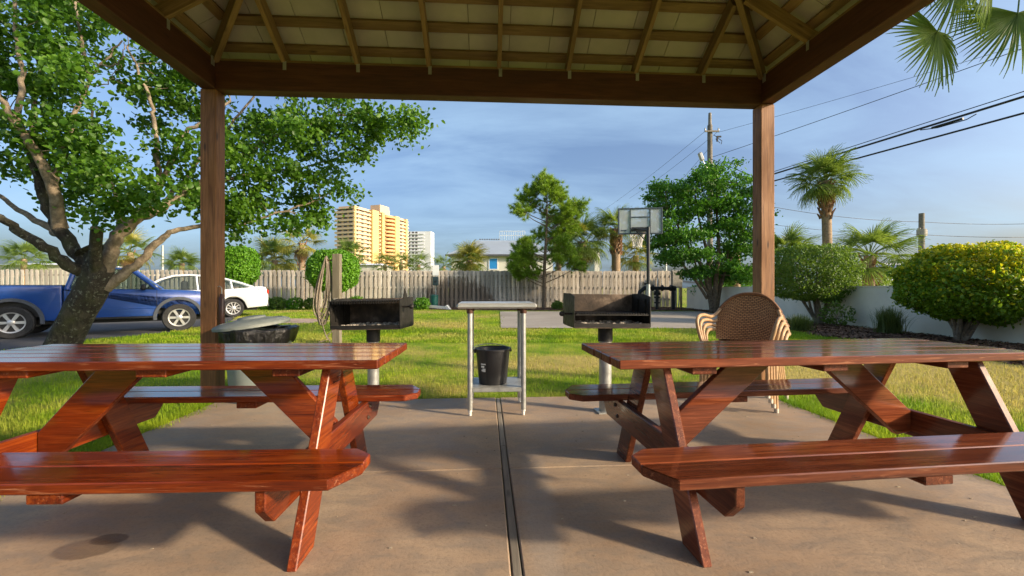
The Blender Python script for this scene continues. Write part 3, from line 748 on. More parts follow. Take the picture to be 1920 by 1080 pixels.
grill((-1.30, 4.0, 0), R(-4), 'black pedestal grill behind the left picnic table, grate set high under the rim', 1, False, -1.2)
grill((.80, 3.66, 0), R(6), 'black pedestal grill behind the right picnic table, grate lowered inside the firebox', -1, True, .6)

# ------------------------------------------------------------------ trash can with bag and lid
tcn = empty('trash_can', (-2.44, 4.12, -.0), 0, 'round grey-green trash can with black bag and tilted lid by the left post', 'trash can'); tcn.scale = (.88, .88, .875)
mb = MB(); mb.lathe([(.27, 0), (.275, .01), (.325, .72), (.335, .722), (.335, .75), (.31, .75), (.27, .02)], 36); mb.build('can_body', M_['canbody'], tcn, 40)
mb = MB(); rb = random.Random(11); prof = []; n = 56
zs = [.60, .63, .68, .73, .765, .785, .775, .74]; rs = [.338, .352, .362, .372, .376, .352, .315, .30]
vs = []; fs = []
ph = [[rb.uniform(0, 6.28) for _ in range(4)] for _ in range(3)]
for i, (r_, z) in enumerate(zip(rs, zs)):
    for k in range(n):
        a_ = 2 * math.pi * k / n
        w_ = .010 * math.sin(9 * a_ + ph[0][0]) + .008 * math.sin(17 * a_ + ph[0][1] + i * .5) + .005 * math.sin(29 * a_ + i)
        zz = z + (.03 * math.sin(3 * a_ + 1) + .018 * math.sin(11 * a_ + 2)) * (1 if i == 0 else .3)
        rr_ = r_ + (w_ if 0 <= i < 6 else 0) * (1.0 if i < 5 else .5)
        vs.append((rr_ * math.cos(a_), rr_ * math.sin(a_), zz))
for i in range(len(zs) - 1):
    for k in range(n): fs.append((i * n + k, i * n + (k + 1) % n, (i + 1) * n + (k + 1) % n, (i + 1) * n + k))
mb.add(vs, fs); mb.build('bin_bag', M_['bag'], tcn, 50)
mb = MB(); mb.lathe([(.365, -.03), (.372, -.028), (.372, .0), (.36, .012), (.30, .035), (.29, .028), (.14, .055), (.13, .075), (.03, .085)], 40)
mb.build('lid', M_['lid'], tcn, 40, T(-.075, .0, .822) @ Matrix.Rotation(R(-6.5), 4, 'Y') @ Matrix.Rotation(R(3), 4, 'X'))

# ------------------------------------------------------------------ stacked wicker chairs
def chair_parts(c):
    # chair looks along -Y; frame tubes, woven back and seat
    def backpt(u, v):            # u -1..1 across, v 0..1 from seat to the crown
        wd = .245 + .028 * math.sin(math.pi * min(v, .75) / 1.2)
        top = 1.0
        x = u * wd
        zmax = .86 - .17 * abs(u) ** 2.6
        z = .42 + (zmax - .42) * v
        y = .16 + .16 * v - .075 * u * u * (1.0)
        return (x, y, z)
    nu, nv = 18, 14; vs = []; uv = []
    for j in range(nv + 1):
        for i in range(nu + 1): vs.append(backpt(-1 + 2 * i / nu, j / nv)); uv.append((.5 * i / nu, .46 * j / nv))
    fs = [(j * (nu + 1) + i, j * (nu + 1) + i + 1, (j + 1) * (nu + 1) + i + 1, (j + 1) * (nu + 1) + i) for j in range(nv) for i in range(nu)]
    b = len(vs); vs += [(x, y + .016, z) for x, y, z in vs[:b]]; fs2 = [tuple(i + b for i in f[::-1]) for f in fs]
    def mk(name, vs, fs, uv):
        me = bpy.data.meshes.new(name); me.from_pydata(vs, [], fs); me.update(); me.materials.append(M_['wicker'])
        ul = me.uv_layers.new(name='UVMap'); k = len(uv)
        for lp in me.loops: ul.data[lp.index].uv = uv[lp.vertex_index % k]
        me.shade_smooth(); return me
    link('woven_back', mk('woven_back', vs, fs + fs2, uv), c)
    vs = []; uv = []; ns = 10
    for j in range(ns + 1):
        for i in range(ns + 1):
            u = -1 + 2 * i / ns; v = j / ns
            vs.append((u * (.25 - .02 * v), -.27 + .45 * v, .425 - .02 * math.sin(math.pi * v) * (1 - u * u) - .03 * v)); uv.append((.5 * i / ns, .45 * v))
    fs = [(j * (ns + 1) + i, j * (ns + 1) + i + 1, (j + 1) * (ns + 1) + i + 1, (j + 1) * (ns + 1) + i) for j in range(ns) for i in range(ns)]
    b = len(vs); vs += [(x, y, z - .02) for x, y, z in vs[:b]]; fs += [tuple(i + b for i in f[::-1]) for f in fs]
    link('woven_seat', mk('woven_seat', vs, fs, uv), c)
    mb = MB(); mb.tube([backpt(-1 + 2 * i / 24, 1.0) for i in range(25)], .0145, 8); mb.build('back_rim', M_['wicker_rim'], c, 60)
    def spl(pts, n=6):
        out_ = []; q = [Vector(pts[0])] + [Vector(p) for p in pts] + [Vector(pts[-1])]
        for i in range(1, len(q) - 2):
            for k in range(n):
                t_ = k / n; p0, p1, p2, p3 = q[i - 1:i + 3]
                out_.append(.5 * ((2 * p1) + (p2 - p0) * t_ + (2 * p0 - 5 * p1 + 4 * p2 - p3) * t_ ** 2 + (3 * p1 - p0 - 3 * p2 + p3) * t_ ** 3))
        return out_ + [Vector(pts[-1])]
    for s in (-1, 1):
        bx, by, bz = backpt(s * .93, .96)
        # one bent cane: from the crown down, out over the arm, and straight down as the front leg
        pts = spl([(bx, by - .01, bz), (s * .272, .20, .665), (s * .295, .10, .635), (s * .318, -.03, .655), (s * .325, -.16, .65), (s * .318, -.235, .60), (s * .295, -.25, .50), (s * .262, -.255, .40)])
        mb = MB(); mb.tube(pts, .0165, 8); arm = mb.build('arm', M_['rattan'], c, 60)
        mb = MB(); mb.tube([(s * .258, -.262, .40), (s * .268, -.285, .02)], .0165, 10); lg = mb.build('leg', M_['rattan'], c, 60)
        mb = MB(); mb.tube([(s * .268, -.285, .0), (s * .2675, -.2835, .035)], .0185, 10); mb.build('foot_cap', M_['cap'], lg, 40)
        mb = MB(); mb.tube([(s * .225, .155, .42), (s * .245, .30, .02)], .0165, 10); lg = mb.build('leg', M_['rattan'], c, 60)
        mb = MB(); mb.tube([(s * .245, .30, .0), (s * .2445, .296, .035)], .0185, 10); mb.build('foot_cap', M_['cap'], lg, 40)
        mb = MB(); mb.tube([(s * .262, -.255, .405), (s * .225, .17, .39)], .014, 8); mb.build('seat_rail', M_['rattan'], c, 60)
    mb = MB(); mb.tube([(-.26, -.262, .405), (.26, -.262, .405)], .015, 8); mb.build('seat_front_rail', M_['rattan'], c, 60)
M_['wicker_rim'] = plain('wicker_rim', (.22, .10, .042), .6, var=.35, scale=60, bump=.6)
lbl = ['brown wicker armchair, lowest of the stack beside the right post', 'brown wicker armchair, second from the bottom of the stack',
       'brown wicker armchair, third from the bottom of the stack', 'brown wicker armchair on top of the stack, woven back in view']
ch0 = empty('wicker_chair', (2.24, 4.02, 0), R(-42), lbl[0], 'chair', 'stacked wicker chairs'); chair_parts(ch0)
fwd = Matrix.Rotation(R(-42), 3, 'Z') @ Vector((0, -1, 0))
for i in (1, 2, 3):
    c = copy_tree(ch0); c['label'] = lbl[i]; sd_ = Matrix.Rotation(R(-42), 3, 'Z') @ Vector((1, 0, 0))
    c.location = Vector((2.24, 4.02, 0)) + fwd * (.047 * i) + Vector((0, 0, .048 * i)) - sd_ * .012 * i

# ------------------------------------------------------------------ hose on an old post
hp = empty('hose_post', G(632, 641), 0, 'weathered square wooden post standing in the grass behind the left grill', 'post')
plank('post_shaft', hp, (0, 0, .83), 1.80, .15, .12, (0, 0, 1), (1, 0, 0), M_['oldpost'], .008)
mb = MB(); mb.tube([(-.06, -.02, 1.62), (-.15, -.03, 1.60), (-.20, -.03, 1.63)], .012, 8); mb.build('hanger', M_['rust'], hp, 40)
mb = MB(); mb.box((.0, -.075, .75), (.07, .03, .22), .005); mb.box((.0, -.08, .52), (.09, .04, .06), .005); mb.build('outlet_box', M_['elec'], hp)
hb = hp.location.copy()
hs = empty('coiled_hose', hb + Vector((-.2, -.03, 0)), 0, 'long grey-brown hose hung in loose loops on the wooden post', 'hose')
mb = MB(); rh = random.Random(8)
pts = []
for k in range(13):
    wv = rh.uniform(.05, .15); bot = rh.uniform(.32, .62); off = rh.uniform(-.05, .05); top = 1.64 + rh.uniform(-.02, .05)
    for i in range(22):
        a_ = 2 * math.pi * i / 22 + math.pi / 2
        z = (top + bot) / 2 + (top - bot) / 2 * math.sin(a_); fall = (top - z) / (top - bot)
        x = (wv * math.cos(a_)) * (.35 + 1.1 * fall ** .8) + off * fall - .10 * fall
        pts.append((x, -.02 + .004 * k + .03 * math.cos(a_) * fall + rh.uniform(-.003, .003), z))
mb.tube(pts, .0115, 6); mb.build('hose_loops', M_['hose'], hs, 60)
mb = MB(); mb.tube([(0, 0, .62), (-.08, -.02, .4), (-.02, -.03, .2), (.05, -.06, .05), (-.1, -.1, .01)], .0115, 6)
mb.tube([(.05, 0, .60), (.12, -.02, .42), (.16, -.03, .25), (.02, -.03, .12), (.1, -.06, .02)], .0115, 6); mb.build('hose_end', M_['hose'], hs, 60)

# ------------------------------------------------------------------ basketball hoop (seen from behind)
bh = empty('basketball_hoop', (3.80, 11.9, GZ), R(-7), 'freestanding basketball hoop with clear backboard, white net and dark pole', 'basketball hoop')
mb = MB(); mb.tube([(0, 0, 0), (0, 0, 1.2)], .052, 14); mb.build('lower_pole', M_['galv'], bh, 40)
mb = MB(); mb.tube([(0, 0, 1.19), (0, 0, 2.80)], .047, 14); mb.build('upper_pole', M_['hooppole'], bh, 40)
bx, by, bz0, bz1, bw_ = -.13, .52, 2.66, 3.43, 1.26
mb = MB(); mb.box((bx, by, (bz0 + bz1) / 2), (bw_ - .06, .012, bz1 - bz0 - .06)); mb.build('backboard', M_['acrylic'], bh)
fr = MB()
for s in (-1, 1):
    fr.box((bx + s * (bw_ / 2 - .02), by, (bz0 + bz1) / 2), (.04, .05, bz1 - bz0), .004)
    fr.box((bx, by, bz0 + .02 if s < 0 else bz1 - .02), (bw_ - .082, .05, .04), .004)
    fr.box((bx + s * .28, by - .002, (bz0 + bz1) / 2), (.034, .046, bz1 - bz0 - .082), .004)
fr.box((bx, by - .001, bz0 + .50), (.525, .044, .034), .004)
fr.build('backboard_frame', M_['hoopgrey'], bh)
mb = MB()
for s in (-1, 1):
    mb.box((bx + .02 + s * .17, by - .13, bz0 + .14), (.05, .20, .035), .004)
    mb.tube([(0, 0, 2.70), (bx + .02 + s * .17, by - .03, bz0 + .16)], .018, 8); mb.tube([(0, 0, 2.35), (bx + .02 + s * .15, by - .03, bz0 + .1)], .014, 8)
mb.box((bx, by - .05, bz0 + .14), (.52, .04, .12), .006); mb.build('support_arms', M_['hooppole'], bh, 40)
rx, ry, rz_ = bx - .02, by + .36, bz0 + .07
mb = MB(); mb.tube([(rx + .228 * math.cos(2 * math.pi * k / 32), ry + .228 * math.sin(2 * math.pi * k / 32), rz_) for k in range(33)], .010, 8)
mb.box((rx, by + .08, rz_ - .02), (.14, .12, .06), .004); mb.build('rim', M_['orange'], bh, 40)
mb = MB(); ns = 12
prof = [(.225, 0), (.20, -.09), (.165, -.18), (.135, -.27), (.125, -.36), (.135, -.42)]
for d_ in (1, -1):
    for k in range(ns):
        mb.tube([(rx + r_ * math.cos(2 * math.pi * (k + d_ * .5 * i) / ns), ry + r_ * math.sin(2 * math.pi * (k + d_ * .5 * i) / ns), rz_ + z) for i, (r_, z) in enumerate(prof)], .008, 5)
mb.build('net', M_['net'], bh)
mb = MB(); mb.box((bx - .47, by - .009, bz0 + .115), (.16, .004, .035)); mb.build('printed_mark', M_['hoopgrey'], bh)

# ------------------------------------------------------------------ backflow pipes, electrical box
pb = G(1232, 581); bf = empty('backflow_pipes', pb, 0, 'black backflow preventer pipes standing in front of the fence end', 'pipes')
k = pb.y / 800.0
def q_(px, py, dy=0): return ((px - 1232) * k, dy, CAM_H - (py - 540) * k)
mb = MB(); mb.tube([q_(1197, 580), q_(1197, 560), q_(1200, 547), q_(1209, 540), q_(1220, 540)], .10, 12); mb.build('riser', M_['pipe'], bf, 40)
mb = MB(); mb.tube([q_(1220, 540), q_(1262, 541)], .085, 12); 
for x in (1222, 1240, 1256): mb.tube([q_(x, 540), q_(x + 3, 540)], .15, 12)
mb.build('cross_pipe', M_['pipe'], bf, 40)
mb = MB(); mb.tube([q_(1262, 536), q_(1262, 580)], .085, 12); mb.tube([q_(1262, 541, 0), q_(1266, 541, 0)], .13, 12); mb.build('drop_pipe', M_['pipe'], bf, 40)
mb = MB(); mb.tube([q_(1232, 541), q_(1232, 580)], .075, 12)
for y in (546, 556, 566): mb.tube([q_(1232, y), q_(1232, y + 3)], .14, 12)
mb.tube([q_(1226, 551), q_(1238, 551)], .06, 10); mb.build('check_valve', M_['pipe'], bf, 40)
mb = MB(); mb.tube([q_(1212, 540), q_(1212, 532)], .03, 8); mb.tube([q_(1208, 532), q_(1216, 532)], .05, 10); mb.build('valve_wheel', M_['pipe'], bf, 40)
eb = empty('electrical_box', (8.98, 23.6, 0), 0, 'weathered grey electrical box with conduits at the right end of the fence', 'electrical box')
plank('backing_post', eb, (.12, .12, .95), 2.1, .10, .10, (0, 0, 1), (1, 0, 0), M_['oldpost'])
plank('backing_post', eb, (.42, .12, .95), 2.1, .10, .10, (0, 0, 1), (1, 0, 0), M_['oldpost'])
mb = MB(); mb.box((.12, 0, 1.55), (.58, .2, .95), .02); bxo = mb.build('cabinet', M_['elec'], eb)
mb = MB(); mb.box((.12, -.108, 1.55), (.50, .014, .86), .006); mb.build('cabinet_door', M_['elec'], bxo)
for x in (.0, .1, .26):
    mb = MB(); mb.tube([(x, -.02, 1.08), (x, -.02, .4), (x - .05, -.03, 0)], .035, 8); mb.build('conduit', M_['galv'], eb, 40)
# ------------------------------------------------------------------ pet-waste station by the fence
ps = G(817, 577.5); k = ps.y / 800.0
st = empty('dispenser_post', ps, 0, 'white sign and dark bag dispenser on a slim post before the fence', 'sign')
mb = MB(); mb.box((0, .02, .98), (.06, .05, 1.96), .006); mb.build('post', M_['galv'], st)
mb = MB(); mb.box((.0, -.02, 1.06 + 33 * k), (.34, .02, .56), .008); mb.build('sign_board', M_['sign'], st)
mb = MB(); mb.box((.0, -.06, 1.06 + 13 * k), (.30, .16, .46), .02); mb.build('dispenser', plain('dark_slate_box', (.03, .055, .065), .5), st)
mb = MB(); mb.box((.0, -.145, 1.06 + 12 * k), (.12, .012, .1), .004); mb.build('bag_slot', M_['trim'], st)
gb = empty('green_bin', ps + Vector((-.03, -.28, GZ)), 0, 'round dark green litter bin under the white sign by the fence', 'bin')
mb = MB(); mb.lathe([(.17, 0), (.18, .01), (.205, .66), (.215, .66), (.215, .70), (.19, .70), (.17, .05)], 20); mb.build('bin_body', M_['greencan'], gb, 40)
mb = MB(); mb.lathe([(.222, .69), (.222, .715), (.15, .75), (.02, .76)], 20); mb.build('bin_lid', M_['greencan'], gb, 40)
# white downspout lying on the grass
dsp = empty('white_trough', G(812, 580, GZ), R(-16), 'white plastic gutter piece lying on the grass near the fence', 'gutter')
mb = MB(); mb.prism([(-.09, 0), (.09, 0), (.10, .13), (.085, .13), (.075, .02), (-.075, .02), (-.085, .13), (-.10, .13)], -.75, .75, Matrix.Rotation(R(4), 4, 'Y') @ frame((0, 0, .07), (0, 1, 0), (0, 0, 1))); mb.build('gutter_run', M_['whiteplastic'], dsp)
mb = MB(); mb.prism([(-.1, 0), (.1, 0), (.1, .14), (-.1, .14)], -.15, .15, T(.78, 0, .03) @ Matrix.Rotation(R(52), 4, 'Y') @ frame((0, 0, 0), (0, 1, 0), (0, 0, 1))); mb.build('elbow', M_['whiteplastic'], dsp)
# ------------------------------------------------------------------ vehicles (x forward, y left)
def arc(cx, cz, r, a0, a1, n):
    return [(cx + r * math.cos(R(a0 + (a1 - a0) * i / n)), cz + r * math.sin(R(a0 + (a1 - a0) * i / n))) for i in range(n + 1)]
def shell(prof, layers, mat, name, parent, smooth=35):
    """closed side outline (x, z) carried across the width; layers = [(y, inset)]"""
    n = len(prof); ar = sum(prof[i][0] * prof[(i + 1) % n][1] - prof[(i + 1) % n][0] * prof[i][1] for i in range(n))
    sg = 1 if ar > 0 else -1
    nr = []
    for i in range(n):
        a_ = Vector(prof[i - 1]); b = Vector(prof[i]); c = Vector(prof[(i + 1) % n])
        e1 = (b - a_).normalized(); e2 = (c - b).normalized()
        nn = Vector((e1.y + e2.y, -(e1.x + e2.x))) * sg
        nr.append(nn.normalized() if nn.length > 1e-6 else Vector((0, 0)))
    mb = MB(); vs = []
    for (y, ins) in layers:
        for i in range(n): vs.append((prof[i][0] - nr[i].x * ins, y, prof[i][1] - nr[i].y * ins))
    fs = []
    for j in range(len(layers) - 1):
        for i in range(n): fs.append((j * n + i, j * n + (i + 1) % n, (j + 1) * n + (i + 1) % n, (j + 1) * n + i))
    fs.append(tuple(range(n - 1, -1, -1))); fs.append(tuple((len(layers) - 1) * n + i for i in range(n)))
    if sg > 0: fs = [f[::-1] for f in fs]
    mb.add(vs, fs); return mb.build(name, mat, parent, smooth)
def wheel(car, x, y, r, wdt, spokes, side, rimmat, rr=.62, style='six'):
    M = T(x, y, r) @ Matrix.Rotation(R(90) * (-side), 4, 'X')        # local +z looks outwards
    mb = MB(); h = wdt / 2
    mb.lathe([(rr * r, -h * .8), (r * .93, -h), (r * .985, -h * .8), (r, -h * .5), (r, h * .5), (r * .985, h * .8), (r * .93, h), (rr * r + .012, h * .92), (rr * r, h * .8)], 40, None, False, False)
    wh = mb.build('wheel', M_['tyre'], car, 30, M)
    mb = MB(); R0 = rr * r
    mb.lathe([(R0 + .006, h * .86), (R0 + .004, h * .93), (R0 - .014, h * .90), (R0 - .02, h * .45), (.03, h * .40)], 40, None, False, True)
    sp = []
    for k in range(spokes):
        a_ = 2 * math.pi * k / spokes
        w0, w1 = (.045, .062) if style == 'six' else (.022, .034)
        poly = [(.03, -w0 / 2), (R0 - .012, -w1 / 2), (R0 - .012, w1 / 2), (.03, w0 / 2)]
        mb.prism(poly, h * .55, h * .86, Matrix.Rotation(a_, 4, 'Z'))
    mb.lathe([(.062, h * .5), (.062, h * .92), (.045, h * .99), (.01, h * 1.0)], 18, None, False, True)
    mb.build('rim', rimmat, wh, 30)
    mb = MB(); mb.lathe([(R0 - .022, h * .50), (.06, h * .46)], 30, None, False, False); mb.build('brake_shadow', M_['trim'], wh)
    return wh
hd = Vector((2.29, 1.67, 0)).normalized(); nl = Vector((-hd.y, hd.x, 0))
tk = empty('pickup_truck', Vector((-9.62, 10.03, GZ)) + nl * .74, math.atan2(hd.y, hd.x), 'blue compact pickup truck parked on the drive behind the leaning tree', 'pickup truck')
ax = 1.42; RWH = .35; HWT = .83
arch = lambda cx, r: arc(cx, RWH + .02, r, 180, 0, 14)
# bed
bed = [(-2.42, .50)] + [(-2.42, .62), (-2.44, 1.10), (-2.42, 1.145), (-.665, 1.15), (-.655, 1.12), (-.655, .36), (-.93, .36)] + arch(-ax, .44)[::-1] + [(-1.9, .44)]
lay = lambda w_: [(-w_, .035), (-w_ + .012, .012), (-w_ + .04, 0), (w_ - .04, 0), (w_ - .012, .012), (w_, .035)]
shell(bed, lay(HWT), M_['blue'], 'bed', tk)
mb = MB(); mb.box((-1.54, 0, 1.155), (1.78, 1.40, .02)); mb.build('bed_liner', M_['trim'], tk)
# cab lower body and front
cabp = [(-.635, .36), (-.635, 1.10), (-.62, 1.075), (.98, 1.06), (1.2, 1.055), (1.75, 1.02), (2.12, .95), (2.20, .86), (2.21, .60), (2.19, .48), (1.90, .44)] + arch(ax, .44)[::-1] + [(.95, .36)]
shell(cabp, lay(HWT), M_['blue'], 'cab_body', tk)
mb = MB(); mb.box((-.64, 0, .7), (.028, 1.5, .6)); mb.build('bed_gap', M_['trim'], tk)
# greenhouse: roof, pillars, glass
def gh(parent, bot, top, yb, yt, roofz, mat, pill, name_roof='roof'):
    (xb0, xb1, zb), (xt0, xt1, zt) = bot, top
    mb = MB()
    ro = [(xt0, zt - .02), (xt0 + .02, zt + .01), ((xt0 + xt1) / 2, zt + .035), (xt1 - .02, zt + .01), (xt1, zt - .02)]
    o = shell(ro, [(-yt - .01, .012), (-yt + .03, 0), (yt - .03, 0), (yt + .01, .012)], mat, name_roof, parent)
    def bar(p, q, w_): 
        mb = MB(); mb.tube([p, q], w_, 8); mb.build('pillar', mat, parent, 40)
    for s in (-1, 1):
        for (xb, xt, wd_) in pill: bar((xb, s * (yb - .02), zb - .02), (xt, s * (yt - .0), zt), wd_)
    def pane(name, vs):
        mb = MB(); c = sum((Vector(v) for v in vs), Vector()) / 4
        nn = (Vector(vs[1]) - Vector(vs[0])).cross(Vector(vs[2]) - Vector(vs[0])).normalized() * .004
        mb.add([Vector(v) + nn for v in vs] + [Vector(v) - nn for v in vs], [(0, 1, 2, 3), (7, 6, 5, 4), (0, 4, 5, 1), (1, 5, 6, 2), (2, 6, 7, 3), (3, 7, 4, 0)])
        mb.build(name, M_['glass'], parent)
    pane('windshield', [(xb1, -yb + .02, zb), (xb1, yb - .02, zb), (xt1, yt - .02, zt), (xt1, -yt + .02, zt)])
    pane('rear_window', [(xb0, yb - .02, zb), (xb0, -yb + .02, zb), (xt0, -yt + .02, zt), (xt0, yt - .02, zt)])
    for s in (-1, 1):
        pl = sorted(pill)
        for (a_, b) in zip(pl[:-1], pl[1:]):
            pane('side_window', [(a_[0], s * (yb - .02), zb), (b[0], s * (yb - .02), zb), (b[1], s * yt, zt), (a_[1], s * yt, zt)])
gh(tk, (-.60, 1.02, 1.055), (-.50, .45, 1.565), .78, .60, 1.60, M_['blue'], [(-.60, -.48, .05), (-.14, -.10, .03), (1.02, .45, .035)])
mb = MB(); mb.box((.15, 0, 1.0), (1.5, 1.45, .08))
for s in (-1, 1): mb.box((-.12, s * .36, 1.1), (.16, .48, .5), .05); mb.box((-.14, s * .36, 1.38), (.1, .26, .16), .04)
mb.box((.85, 0, 1.06), (.3, 1.3, .1), .03); mb.build('interior', M_['interior'], tk)
for s in (-1, 1):
    for cx in (-ax, ax):
        mb = MB(); outer = arc(cx, RWH + .02, .505, 188, -8, 18); inner = arc(cx, RWH + .02, .435, -8, 188, 18)
        mb.prism(outer + inner, -.022, .022, frame((0, s * (HWT + .004), 0), (1, 0, 0), (0, 0, 1))); mb.build('fender_flare', M_['flare'], tk, 40)
        wheel(tk, cx, s * .735, RWH, .225, 6, s, M_['rim'])
    mb = MB(); mb.box((.16, s * (HWT - .012), .385), (1.55, .05, .06), .015); mb.build('rocker', M_['trim'], tk)
    for x in (-.575, .985):
        mb = MB(); mb.box((x, s * (HWT + .0005), .74), (.008, .006, .62)); mb.build('door_seam', M_['trim'], tk)
    mb = MB(); mb.box((.2, s * (HWT + .0005), .60), (1.5, .012, .02), .004); mb.build('door_crease', M_['blue'], tk)
    mb = MB(); mb.box((-.40, s * (HWT + .012), .97), (.16, .03, .04), .01); mb.build('door_handle', M_['trim'], tk)
    mb = MB(); mb.box((.74, s * (HWT + .10), 1.115), (.10, .17, .145), .03); mb.box((.76, s * (HWT + .0), 1.07), (.05, .09, .035), .01); mb.build('door_mirror', M_['trim'], tk, 40)
    mb = MB(); mb.box((2.17, s * .64, .80), (.08, .26, .13), .02); mb.build('headlight', M_['glass'], tk)
    mb = MB(); mb.box((-2.43, s * .77, .95), (.03, .09, .3), .01); mb.build('tail_light', M_['red'], tk)
mb = MB(); mb.box((2.23, 0, .56), (.14, 1.64, .2), .04); mb.build('front_bumper', M_['flare'], tk)
mb = MB(); mb.box((2.205, 0, .80), (.02, .95, .14), .01); mb.build('grille', M_['trim'], tk)
mb = MB(); mb.box((-2.5, 0, .5), (.16, 1.6, .16), .03); mb.build('rear_bumper', M_['rim'], tk)
mb = MB(); mb.box((-.1, 0, .33), (3.9, .8, .14)); 
for cx in (-ax, ax): mb.tube([(cx, -.6, .35), (cx, .6, .35)], .06, 8)
for cx in (-ax, ax): mb.box((cx, 0, .62), (.86, 1.36, .34))
mb.build('chassis', M_['trim'], tk)

# ---------------- sedan, tail to the right
rw = G(438, 593, GZ)                       # foot of its near rear wheel
sh = Vector((-.82, -.57, 0)).normalized(); sn = Vector((-sh.y, sh.x, 0))   # sn = its left, towards the camera
se = empty('sedan_car', rw + sh * 1.3 - sn * .72, math.atan2(sh.y, sh.x), 'silver-white sedan parked beyond the blue truck, tail towards the lawn', 'car')
se.scale = (1.1, 1.1, 1.1); se.location = Vector((-10.45, 16.0, GZ)) + sh * 1.43 - sn * .79
ax = 1.3; RWH = .31; HWT = .845
body = [(-2.30, .36), (-2.33, .52), (-2.34, .72), (-2.31, .90), (-2.25, 1.03), (-2.12, 1.06), (-1.95, 1.055), (-1.6, 1.0), (-1.0, .95), (.6, .92), (1.0, .93), (1.5, .86), (1.95, .74), (2.12, .60), (2.14, .42), (2.05, .27), (1.72, .27)] + arc(ax, RWH + .02, .365, 0, 180, 12)[1:-1] + [(.9, .24), (-.9, .24)] + arc(-ax, RWH + .02, .365, 0, 180, 12)[1:-1] + [(-1.7, .30)]
shell(body, [(-HWT, .05), (-HWT + .02, .015), (-HWT + .07, 0), (HWT - .07, 0), (HWT - .02, .015), (HWT, .05)], M_['white'], 'body', se)
# greenhouse as a curved band
rl = [(-1.95, 1.03), (-1.55, 1.19), (-1.1, 1.33), (-.6, 1.42), (-.1, 1.45), (.3, 1.42), (.62, 1.30), (.95, 1.08), (1.12, .93)]
mb = MB(); vs = []; n = len(rl)
for i, (x, z) in enumerate(rl):
    f = max(0, min(1, (z - .93) / .52)); yw = .74 - .20 * f
    for (yy, dz) in ((-yw, -.035), (-yw + .05, 0), (0, .02 * f), (yw - .05, 0), (yw, -.035)): vs.append((x, yy, z + dz))
fs = [(i * 5 + k, i * 5 + k + 1, (i + 1) * 5 + k + 1, (i + 1) * 5 + k) for i in range(2, n - 3) for k in range(4)]
mb.add(vs, fs); mb.build('roof', M_['white'], se, 50)
mb = MB()
def band(i0, i1, nm):
    q = MB(); vv = []
    for i in range(i0, i1 + 1):
        x, z = rl[i]; f = max(0, min(1, (z - .93) / .52)); yw = .71 - .20 * f
        vv += [(x, -yw, z - .012), (x, yw, z - .012)]
    q.add(vv, [(2 * j, 2 * j + 1, 2 * j + 3, 2 * j + 2) for j in range(i1 - i0)]); q.build(nm, M_['glass'], se, 50)
band(0, 2, 'rear_window'); band(n - 3, n - 1, 'windshield')
for s in (-1, 1):
    mb = MB()
    pts = []
    for (x, z) in rl:
        f = max(0, min(1, (z - .93) / .52)); pts.append((x, s * (.74 - .20 * f), z - .03))
    mb.tube(pts, .032, 8)
    for (xb, xt, zt) in ((-.33, -.28, 1.40), (-1.28, -1.22, 1.26)):
        f = (zt - .93) / .52; mb.tube([(xb, s * .74, .93), (xt, s * (.74 - .2 * f), zt)], .028, 8)
    mb.build('window_pillars', M_['white'], se, 40)
    for (xa, xb2) in ((-1.22, -.36), (-.28, .95), (-1.75, -1.3)):
        q = MB(); vv = []; m_ = 8
        for j in range(m_ + 1):
            x = xa + (xb2 - xa) * j / m_
            z = 0
            for (p1, p2) in zip(rl[:-1], rl[1:]):
                if p1[0] <= x <= p2[0]: z = p1[1] + (p2[1] - p1[1]) * (x - p1[0]) / (p2[0] - p1[0])
            f = max(0, min(1, (z - .93) / .52)); zb = .955 if x > -1.25 else 1.03
            vv += [(x, s * .735, zb), (x, s * (.735 - .2 * f), max(z - .035, zb + .002))]
        q.add(vv, [(2 * j, 2 * j + 2, 2 * j + 3, 2 * j + 1) for j in range(m_)]); q.build('side_window', M_['glass'], se)
    for cx in (-ax, ax): wheel(se, cx, s * .735, RWH, .19, 10, s, M_['rim'], .66, 'ten')
    q = MB(); q.add([(-2.20, s * (HWT + .004), .99), (-2.335, s * (HWT - .03), .93), (-2.345, s * (HWT - .04), .78), (-2.24, s * (HWT + .004), .84), (-1.95, s * (HWT + .006), .97)], [(0, 1, 2, 3, 4)] if s > 0 else [(4, 3, 2, 1, 0)])
    q.box((-2.30, s * .72, .86), (.10, .24, .14), .02); q.build('tail_light', M_['red'], se)
    for x in (-1.0, -.32, .98):
        q = MB(); q.box((x, s * (HWT + .0005), .62), (.008, .004, .56)); q.build('door_seam', M_['trim'], se)
    for x in (-.88, .14):
        q = MB(); q.box((x, s * (HWT + .012), .83), (.17, .03, .032), .008); q.build('door_handle', M_['white'], se)
    q = MB(); q.box((.72, s * (HWT + .09), 1.0), (.12, .18, .11), .03); q.build('door_mirror', M_['white'], se, 40)
q = MB(); q.box((-2.33, 0, .42), (.06, 1.5, .14), .02); q.build('rear_bumper_lower', M_['flare'], se)
q = MB(); q.box((-.2, 0, .30), (3.6, 1.2, .14)); q.box((-.1, 0, .9), (2.0, 1.3, .1))
for x in (-.95, .05):
    for s in (-1, 1): q.box((x, s * .34, 1.02), (.16, .44, .42), .05)
for cx in (-ax, ax): q.box((cx, 0, .5), (.7, 1.3, .3))
q.build('interior', M_['interior'], se)
